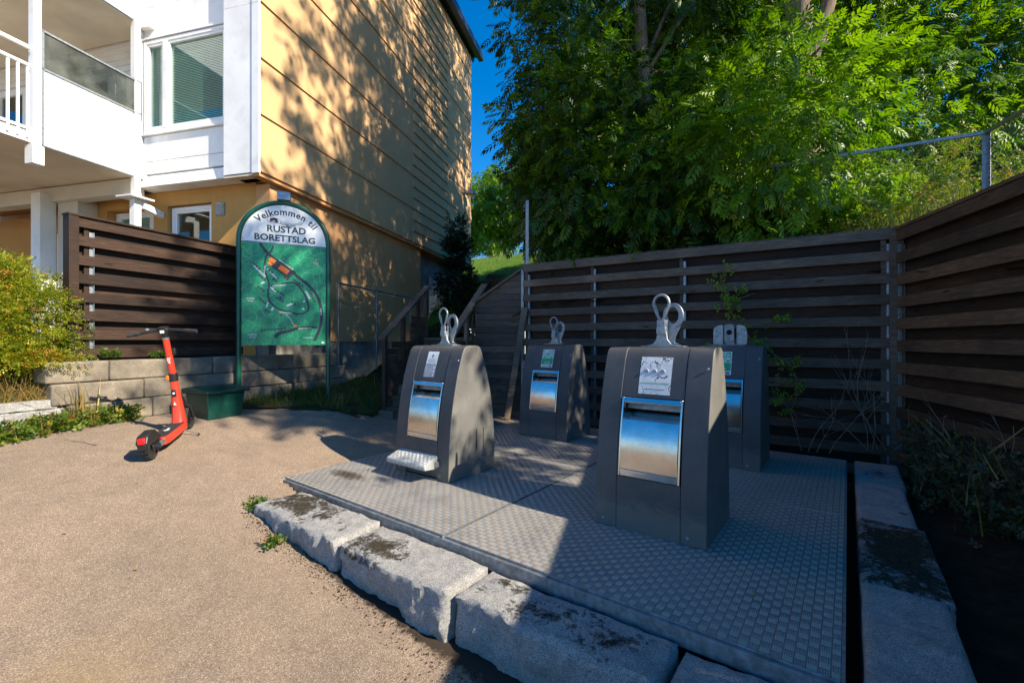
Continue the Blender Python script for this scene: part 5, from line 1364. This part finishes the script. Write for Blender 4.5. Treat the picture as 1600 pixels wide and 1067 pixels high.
tree('ash_tree', 'tall ash tree with pale straight trunk showing above the leaves', (2.95, 9.6, hb(2.95, 9.6)), (2.6, 9.7, 15), .19,
     [(1.9, 8.9, 5.0, 2.0, 1.3, 2.4), (1.2, 7.95, 3.75, .95, .4, 1.1), (2.5, 7.25, 3.85, .9, .38, 1.2), (2.6, 10.6, 8.8, 2.9, 2.3, 3.8), (3.6, 9.6, 14.0, 3.0, 3.4, 3.6, .42)], 2.6, 24, .55, .30, keep=not_low, group=TG, keepleaf=not_low, limbs=20, tint0=.32)  # low leaf tint: shade on this crown put into the leaf colour
tree('ash_tree', 'big ash tree with thick dark forking trunk at the top edge', (6.05, 9.2, hb(6.05, 9.2)), (5.6, 9.0, 14), .34,
     [(4.6, 7.9, 4.9, 1.6, 1.1, 1.9), (3.55, 6.7, 3.9, .75, .38, 1.2), (4.35, 6.3, 4.2, .5, .32, .8), (6.6, 10.4, 6.0, 2.6, 1.4, 3.0), (6.4, 11.0, 10.5, 3.6, 2.4, 3.8, .7), (5.6, 7.8, 12.8, 2.6, 2.4, 2.8, .42)], 2.6, 24, .55, .31, keep=not_low, group=TG, keepleaf=not_low,
     extra=[([(6.0, 9.1, 6.9), (6.2, 9.0, 7.6), (6.6, 8.95, 9.0), (7.3, 8.9, 11)], .17)], seed=4, tint0=.72, limbs=20)
tree('broadleaf_tree', 'bright green tree filling the top right behind the chain link rails', (9.8, 11.5, hb(9.8, 11.5)), (9.6, 11.6, 13), .22,
     [(9.6, 11.0, 7.0, 3.0, 1.8, 3.2), (9.6, 12.0, 11.0, 3.2, 2.2, 3.0, .6)], 2.2, 22, .6, .32, keep=not_low, group=TG, seed=6, tint0=.66)
tree('broadleaf_tree', 'sunlit tree furthest towards the right edge of the bank', (13.5, 11.0, hb(13.5, 11)), (13.4, 11, 13), .22,
     [(13.2, 10.6, 7.2, 3.0, 2.0, 3.6)], 2.0, 22, .6, .34, group=TG, seed=8, tint0=.7)
tree('broadleaf_tree', 'dark tree deep in the shade behind the ash trunks', (4.5, 13.5, hb(4.5, 13.5)), (4.5, 13.6, 12), .2,
     [(2.6, 13.2, 6.4, 2.2, 1.6, 3.4), (6.8, 13.6, 7.5, 3.6, 1.6, 4.2), (4.0, 13.4, 12.9, 2.6, 2.2, 3.0, .6), (4.0, 12.5, 17.0, 2.6, 2.6, 2.4, .6)], 2.0, 18, .7, .38, mat='dark_leaf', group=TG, seed=9, tmpl=ASHLOW)
# the two trees beside and above the platform, mostly out of the frame
tree('broadleaf_tree', 'tree leaning over the platform from beyond the right-hand fence', (8.5, 2.3, 1.6), (8.2, 2.6, 13), .2,
     [(8.3, 1.95, 7.6, 1.6, 1.95, 3.4), (8.2, 1.5, 11.6, 1.9, 2.1, 2.6), (7.8, 4.0, 16.0, 2.1, 2.2, 3.0, .6), (7.2, 5.4, 12.6, 2.0, 2.0, 2.8, .6), (8.2, 6.0, 17.6, 2.2, 2.6, 2.6, .5)], 1.9, 18, .55, .36, group=TG, seed=12, tmpl=ASHLOW)
# shrubs on the bank
SG = 'shrubs on the bank behind the fence'
def shrub(name, label, base, ells, dens, nleaf, crad, size, mat, tmpls=SPR, group=None, seed=1, droop=.1, tint0=.5, shell=.45, cat='shrub', stems=8, keep=None):
    T = empty(name, base, 0, label, cat, group); items = []; Cs = []
    for tm in tmpls:
        it, C = crown_items(ells, dens / len(tmpls), nleaf, crad, size, tm, keep, droop, tint0, shell, tv=.3); items += it; Cs.append(C)
    items = [(tm, p_ - np.array(base), d, s_, t_, r_) for tm, p_, d, s_, t_, r_ in items]
    scatter_mesh('foliage', items, mat, T, 'stuff'); C = np.concatenate(Cs); mb = MB(); rnd = random.Random(seed)
    for i in range(stems):
        c = Vector(C[rnd.randrange(len(C))]) - Vector(base); m_ = c * .5 + Vector((rnd.uniform(-.1, .1), rnd.uniform(-.1, .1), .1)); P = catmull([(rnd.uniform(-.1, .1), rnd.uniform(-.1, .1), 0), m_, c], 3)
        mb.tube(P, [.014 * (1 - .7 * k_ / (len(P) - 1)) for k_ in range(len(P))], 5)
    mb.build('stems', 'bark', T); return T
shrub('hedge_shrub', 'yellow-green shrub under the chain link rail beside its corner post', (7.3, 7.6, hb(7.3, 7.6)), [(6.6, 7.9, 3.4, 1.5, .7, 1.0), (8.2, 7.7, 3.8, 1.3, .8, 1.1)], 7, 26, .26, .12, 'hedge_leaf', group=SG, tint0=.55)
shrub('hedge_shrub', 'low sunlit yellowing shrub just behind the top of the brown fence', (6.2, 6.4, hb(6.2, 6.4)), [(5.8, 6.4, 2.95, 1.0, .4, .55), (7.4, 6.0, 3.1, .9, .6, .6)], 8, 24, .22, .10, 'hedge_leaf', group=SG, tint0=.68, seed=3)
shrub('dark_shrub', 'dark glossy shrub behind the middle of the long fence', (2.9, 7.9, hb(2.9, 7.9)), [(1.6, 8.2, 3.0, 1.0, .5, .9), (3.0, 7.5, 3.0, 1.3, .5, .9), (4.2, 7.0, 2.9, .9, .5, .8)], 7, 22, .26, .15, 'dark_leaf', SPRW, group=SG, tint0=.6, seed=5)
shrub('dark_shrub', 'mid green shrub behind the fence corner next to the dry stalks', (5.0, 6.9, hb(5.0, 6.9)), [(5.0, 7.0, 3.0, .9, .5, .9), (5.9, 7.6, 3.5, .8, .6, 1.1)], 7, 24, .25, .13, 'ash_leaf', SPRW, group=SG, tint0=.7, seed=6)
shrub('climbing_bush', 'very dark narrow bush growing up the corner of the yellow wall', tuple(bl2w(.6, 8.6, 2.0)), [(-1.8, 14.2, 3.2, .45, .8, 1.7), (-1.35, 13.2, 2.3, .50, .8, 1.0), (-1.75, 14.2, 4.5, .22, .4, .7)], 6, 20, .3, .17, 'fir_leaf', SPRW, seed=7, tint0=.5, cat='bush')
# left: yellow-green shrub
shrub('barberry_shrub', 'large yellow-green shrub with fine leaves beside the fence end post', (-5.95, 5.15, .7), [(-5.80, 5.12, 1.45, .74, .62, .78), (-6.35, 5.0, 1.75, .7, .7, .72), (-5.62, 4.95, 1.05, .55, .5, .42)], 48, 40, .15, .066, 'lime_leaf', keep=lambda P: P[:, 2] > 1.02 - .10 * (P[:, 0] < -5.8), seed=8, tint0=.48, stems=20, cat='shrub')
# upright shoots of the shrub
# beyond the stairs
BGT = 'distant trees at the top of the lawn'
for i, (x, y, h_, w_, lab) in enumerate(((-3.2, 33, 5.6, 1.9, 'bright green distant tree right at the yellow wall edge'), (-.6, 36, 7.0, 2.2, 'distant tree with pale stems at the top of the lawn'), (2.5, 31, 8.0, 2.6, 'distant tree partly hidden by the ash foliage'), (-1.9, 44, 6.0, 3.0, 'furthest distant tree in the gap behind the lawn'))):
    z0 = float(hz(x, y)); tree('park_tree', lab, (x, y, z0 - .1), (x + .2, y, z0 + h_), .14, [(x, y, z0 + h_ * .62, w_, w_, h_ * .46)], 2.4, 14, .5, .42, mat='ash_leaf', tmpl=ASHLOW, group=BGT, seed=20 + i, tint0=.8, limbs=8)

# grasses
BL = [tmpl_blade(.018, .25), tmpl_blade(.012, .5), tmpl_blade(.02, .1)]
def grass(name, label, pts, hgt, mat, tint0=.5, lean=.35, cat='grass', tm=None):
    pts = np.array(pts); N = len(pts); items = []; bs = tm or BL
    for k_, b in enumerate(bs):
        sel = slice(k_, None, len(bs)); P = pts[sel]; n = len(P)
        d = np.stack([rg.normal(size=n) * lean, rg.normal(size=n) * lean, np.ones(n)], 1)
        items.append((b, P, d, hgt * rg.uniform(.45, 1.15, n), tint0 + rg.normal(size=n) * .22, rg.normal(size=(n, 3)) * 2))
    o = scatter_mesh(name, items, mat); tag(o, label, cat, kind='stuff'); return o
def region(n, fx): 
    out = []
    while len(out) < n:
        q = fx()
        if q is not None: out.append(q)
    return out
rd = random.Random(11)
def verge_pt():
    x = rd.uniform(-4.6, -1.95); y = rd.uniform(6.6, 9.2)
    if mnoise.noise(Vector((x * 2.2, y * 2.2, 3))) < -.08 or x > -2.2 + (y - 7.4) * .2: return None
    w_ = (x + 5.06) * .916 - (y - 5.12) * .4
    if w_ < .2: return None
    return (x, y, float(gz(x, y)) + .02 + max(0, (y - 6.9) * .05))
grass('verge_grass', 'rough grass and weeds growing under the welcome sign', region(5200, verge_pt), .17, 'grass_blade', .35, .5)
grass('verge_grass', 'dry straw coloured stalks standing in the verge by the sign', region(200, verge_pt), .30, 'dry_grass', .3, .3, 'dry grass')
def terr_pt():
    k_ = rd.uniform(-1.9, -.05); q = Vector((-5.06 + .4 * k_, 5.12 + .916 * k_)); w_ = rd.uniform(.10, .9); q += Vector((-.916, .4)) * w_
    return (q.x, q.y, .63 + .10 * w_)
grass('dry_grass', 'golden dry grass below the yellow-green shrub', region(5200, terr_pt), .34, 'dry_grass', .45, .6, 'dry grass')
grass('terrace_grass', 'green grass tufts mixed below the yellow-green shrub', region(1500, terr_pt), .2, 'grass_blade', .6, .6)
def lawn_pt():
    x = rd.uniform(-3.2, 1.2); y = rd.uniform(11, 30); return (x, y, float(hz(x, y)) + .03)
grass('lawn_grass', 'sunlit lawn grass on the slope beyond the stairs', region(6000, lawn_pt), .22, 'grass_blade', .75, .5)
def bank_pt():
    x = rd.uniform(4.6, 9.5); y = rd.uniform(5.0, 7.6)
    if side((x, y), FA, FC) < .15: return None
    return (x, y, float(hz(x, y)))
grass('bank_grass', 'dry grass stalks on the bank behind the fence corner', region(2600, bank_pt), .75, 'dry_grass', .5, .22, 'dry grass')
# weeds
def weeds(name, label, pts, size, mat, tint0=.5, cat='weeds', up=.5, tm=SPRW):
    pts = np.array(pts); N = len(pts); items = []
    for k_, b in enumerate(tm):
        P = pts[k_::len(tm)]; n = len(P); d = np.stack([rg.normal(size=n), rg.normal(size=n), np.abs(rg.normal(size=n)) * up + .1], 1)
        items.append((b, P, d, size * rg.uniform(.6, 1.3, n), tint0 + rg.normal(size=n) * .25, rg.normal(size=(n, 3)) * .6))
    o = scatter_mesh(name, items, mat); tag(o, label, cat, kind='stuff'); return o
def foot_pt():
    k_ = rd.uniform(-2.0, .62); w_ = abs(rd.gauss(0, .10)) + .04
    dens = .5 + .5 * mnoise.noise(Vector((k_ * 4, 0, 9)))
    if rd.random() > dens + .25: return None
    x = -5.06 + .4 * k_ + .916 * w_; y = 5.12 + .916 * k_ - .4 * w_; return (x, y, float(gz(x, y)) + rd.random() ** 2 * .17)
weeds('foot_weeds', 'creeping yellow-green weeds along the foot of the block wall', region(1500, foot_pt), .075, 'weed_leaf', .5)
grass('foot_grass', 'dry grass wisps along the foot of the block wall', region(750, foot_pt), .17, 'dry_grass', .4, .7, 'dry grass')
def tall_pt():
    k_ = rd.choice((.0, .06, .12)) + rd.gauss(0, .03); w_ = .08 + abs(rd.gauss(0, .03)); x = -5.06 + .4 * k_ + .916 * w_; y = 5.12 + .916 * k_ - .4 * w_; return (x, y, float(gz(x, y)))
grass('tall_stalks', 'few tall straw stalks standing against the block wall', region(26, tall_pt), .52, 'dry_grass', .5, .08, 'dry grass')
def topw_pt():
    k_ = rd.choice((.42, .5, .95, 1.05, 1.1)) + rd.gauss(0, .04); x = -5.06 + .4 * k_ - .916 * .16; y = 5.12 + .916 * k_ + .4 * .16; return (x, y, 1.13 + rd.random() * .07)
weeds('wall_top_weeds', 'small green plants growing on top of the block wall', region(60, topw_pt), .08, 'weed_leaf', .35)
for (s_, t2, n_, lab, mt) in ((.36, -.42, 60, 'yellow-green weed tuft at the outer end of the first kerb stone', 'weed_leaf'), (1.02, -.60, 46, 'small bright green weed growing at the kerb stone foot', 'weed_leaf')):
    pts = [];
    for i in range(n_): q = st(s_ + rd.gauss(0, .035), t2 + rd.gauss(0, .03)); pts.append((q.x, q.y, float(gz(q.x, q.y)) + .01 + rd.random() * .05))
    weeds('kerb_weed', lab, pts, .05, mt, .35, 'weed')
def bed_pt():
    c = rd.choice(((4.18, 4.35, .24, .34, .30), (3.95, 3.75, .24, .38, .30), (4.1, 4.1, .3, .3, .2), (3.75, 3.2, .16, .30, .22)))
    x = rd.gauss(c[0], c[2]); y = rd.gauss(c[1], c[3]); fx = FC[0] - .266 * (FC[1] - y) - .08; s_, t2 = to_st(x, y)
    if x > fx or s_ < 4.95: return None
    return (x, y, -.13 + rd.random() ** 1.1 * .62)
weeds('bed_weeds', 'dull green rambling weeds in the shaded soil bed', region(1500, bed_pt), .065, 'dull_leaf', .5)
grass('bed_stalks', 'thin pale stalks among the weeds of the soil bed', region(150, bed_pt), .38, 'dry_grass', .35, .6, 'dry grass')
grass('bed_grass', 'dark grass blades in the shaded soil bed', region(260, bed_pt), .16, 'grass_blade', .2, .9)
# crumbs of soil and grit along the stones
def crumb_pt():
    s_ = rd.uniform(.4, 4.4); t2 = -.49 - abs(rd.gauss(0, .07)) * (0.4 + s_ * .3); q = st(s_, t2); return (q.x, q.y, float(gz(q.x, q.y)) + .003)
P = np.array(region(1300, crumb_pt)); tv = np.array([(0, 0, 0), (1, .1, .1), (.4, .9, 0), (.45, .4, .7)], float) - .4; tt = np.array([(0, 1, 3), (1, 2, 3), (2, 0, 3), (0, 2, 1)])
o = scatter_mesh('soil_crumbs', [((tv, tt), P, unit(len(P)), rg.uniform(.003, .011, len(P)), rg.random(len(P)), rg.normal(size=(len(P), 3)))], 'soil'); tag(o, 'loose dark soil crumbs along the foot of the kerb stones', 'soil', kind='stuff')

# vine on the long fence
vroot = empty('climbing_vine', (FA[0], FA[1], 0), math.atan2(FC[1] - FA[1], FC[0] - FA[0]), 'bright green vine trailing over the dark fence beside a metal post', 'vine')
poly = [[(3.18, 2.35), (3.12, 2.0), (3.22, 1.75), (3.42, 1.45), (3.50, 1.30), (3.62, 1.28)], [(3.35, 1.55), (3.75, 1.62), (3.95, 1.60)], [(3.60, 1.3), (3.80, 1.12), (3.92, 1.02), (3.98, .80), (3.90, .62)], [(3.0, 1.2), (3.05, .95)], [(3.7, .75), (3.85, .55), (3.98, .40)], [(3.25, 1.9), (3.5, 1.98)]]
pts = []; mb = MB()
for pl_ in poly:
    C = catmull(pl_, 8); mb.tube([(x, -.085 + .01 * math.sin(x * 30), z) for x, z in C], .003, 5)
    for x, z in C:
        for _ in range(rd.choice((0, 0, 1, 3))): pts.append((x + rd.gauss(0, .055), -.10 - abs(rd.gauss(0, .03)), z + rd.gauss(0, .045)))
mb.build('stem', 'twig', vroot); pts = np.array(pts); n = len(pts)
scatter_mesh('leaves', [(SPRW[0], pts, np.stack([rg.normal(size=n) * .7, -np.abs(rg.normal(size=n)) * .5, rg.normal(size=n) * .7], 1), rg.uniform(.06, .10, n), .85 + rg.normal(size=n) * .2, np.tile([0, -2.0, 0], (n, 1)) + rg.normal(size=(n, 3)) * .5)], 'ash_leaf', vroot, 'stuff')
# dry branching twigs in the corner
def twigs(label, base, seeds, H, spread, n=7, rz_=0):
    T = empty('dry_twigs', base, rz_, label, 'dry plant'); rnd = random.Random(seeds); mb = MB()
    def br(p, d, l, r, dep):
        pts_ = [p]; q = p.copy(); dd = d.copy()
        for _ in range(6):
            dd = (dd + Vector((rnd.gauss(0, .13), rnd.gauss(0, .04), rnd.gauss(0, .10)))).normalized(); q = q + dd * l / 6; pts_.append(q.copy())
        mb.tube(pts_, [r * (1 - .6 * i / 6) for i in range(7)], 4)
        if dep:
            for _ in range(rnd.choice((2, 3))):
                s_ = pts_[rnd.randrange(2, 6)]; br(s_, (dd + Vector((rnd.gauss(0, .6), rnd.gauss(0, .1), rnd.gauss(0, .4)))).normalized(), l * .5, r * .55, dep - 1)
    for i in range(n): br(Vector((rnd.gauss(0, .12), rnd.gauss(0, .03), 0)), Vector((rnd.gauss(0, spread), rnd.gauss(0, .05), 1)).normalized(), H * rnd.uniform(.5, 1), .006, 2)
    mb.build('stems', 'twig', T); return T
FRZ = math.atan2(FC[1] - FA[1], FC[0] - FA[0])
twigs('pale dry twigs spreading in the fence corner', (4.22, 5.18, .1), 3, 1.25, .35, 6, FRZ)
twigs('bare dry stems in front of the lower boards of the long fence', (3.75, 5.42, .0), 5, .95, .25, 4, FRZ)
twigs('dry arching stems in the soil bed against the brown fence', (3.95, 3.7, -.1), 8, .8, .8, 6, R(-75))
# cane stick on the asphalt by the wall
MBs = MB().tube([(0, 0, 0), (.18, .05, .02), (.42, .14, .05)], [.006, .005, .003], 5).build('stick', 'twig', None, loc=(-4.28, 4.62, float(gz(-4.28, 4.62)) + .01)); tag(MBs, 'thin brown stick lying on the asphalt near the weeds', 'stick')
MBs.rotation_euler = (0, 0, R(150))
print('tris', sum(len(o.data.polygons) for o in bpy.data.objects if o.type == 'MESH'), 'objs', len(bpy.data.objects))
# loose grit and a few fallen leaves on the asphalt and plates
def grit_pt():
    x = rd.uniform(-4.6, .2); y = rd.uniform(1.2, 6.3); s_, t2 = to_st(x, y)
    if (s_ > -.05 and t2 > -.6) or (x + 5.06) * .916 - (y - 5.12) * .4 < .1: return None
    return (x, y, float(gz(x, y)) + .002)
P = np.array(region(900, grit_pt)); o = scatter_mesh('asphalt_grit', [((tv, tt), P, unit(len(P)), rg.uniform(.003, .008, len(P)), rg.random(len(P)), rg.normal(size=(len(P), 3)))], 'granite'); tag(o, 'scattered pale grit on the asphalt', 'grit', kind='stuff')
P = [grit_pt() for _ in range(60)]; P = [(a, b, c + .006) for q in P if q for a, b, c in [q]][:22]
for _ in range(16): q = st(rd.uniform(.1, 4.2), rd.uniform(.1, 3.9)); P.append((q.x, q.y, .006))
P = np.array(P); n = len(P); lt = tmpl_sprig(1, 1.0, .28, 3)
o = scatter_mesh('fallen_leaves', [(lt, P, np.stack([rg.normal(size=n), rg.normal(size=n), np.zeros(n)], 1), rg.uniform(.02, .04, n), .6 + rg.normal(size=n) * .3, rg.normal(size=(n, 3)) * .15)], 'dry_grass'); tag(o, 'few small dry leaves fallen on the asphalt and plates', 'fallen leaves', kind='stuff')
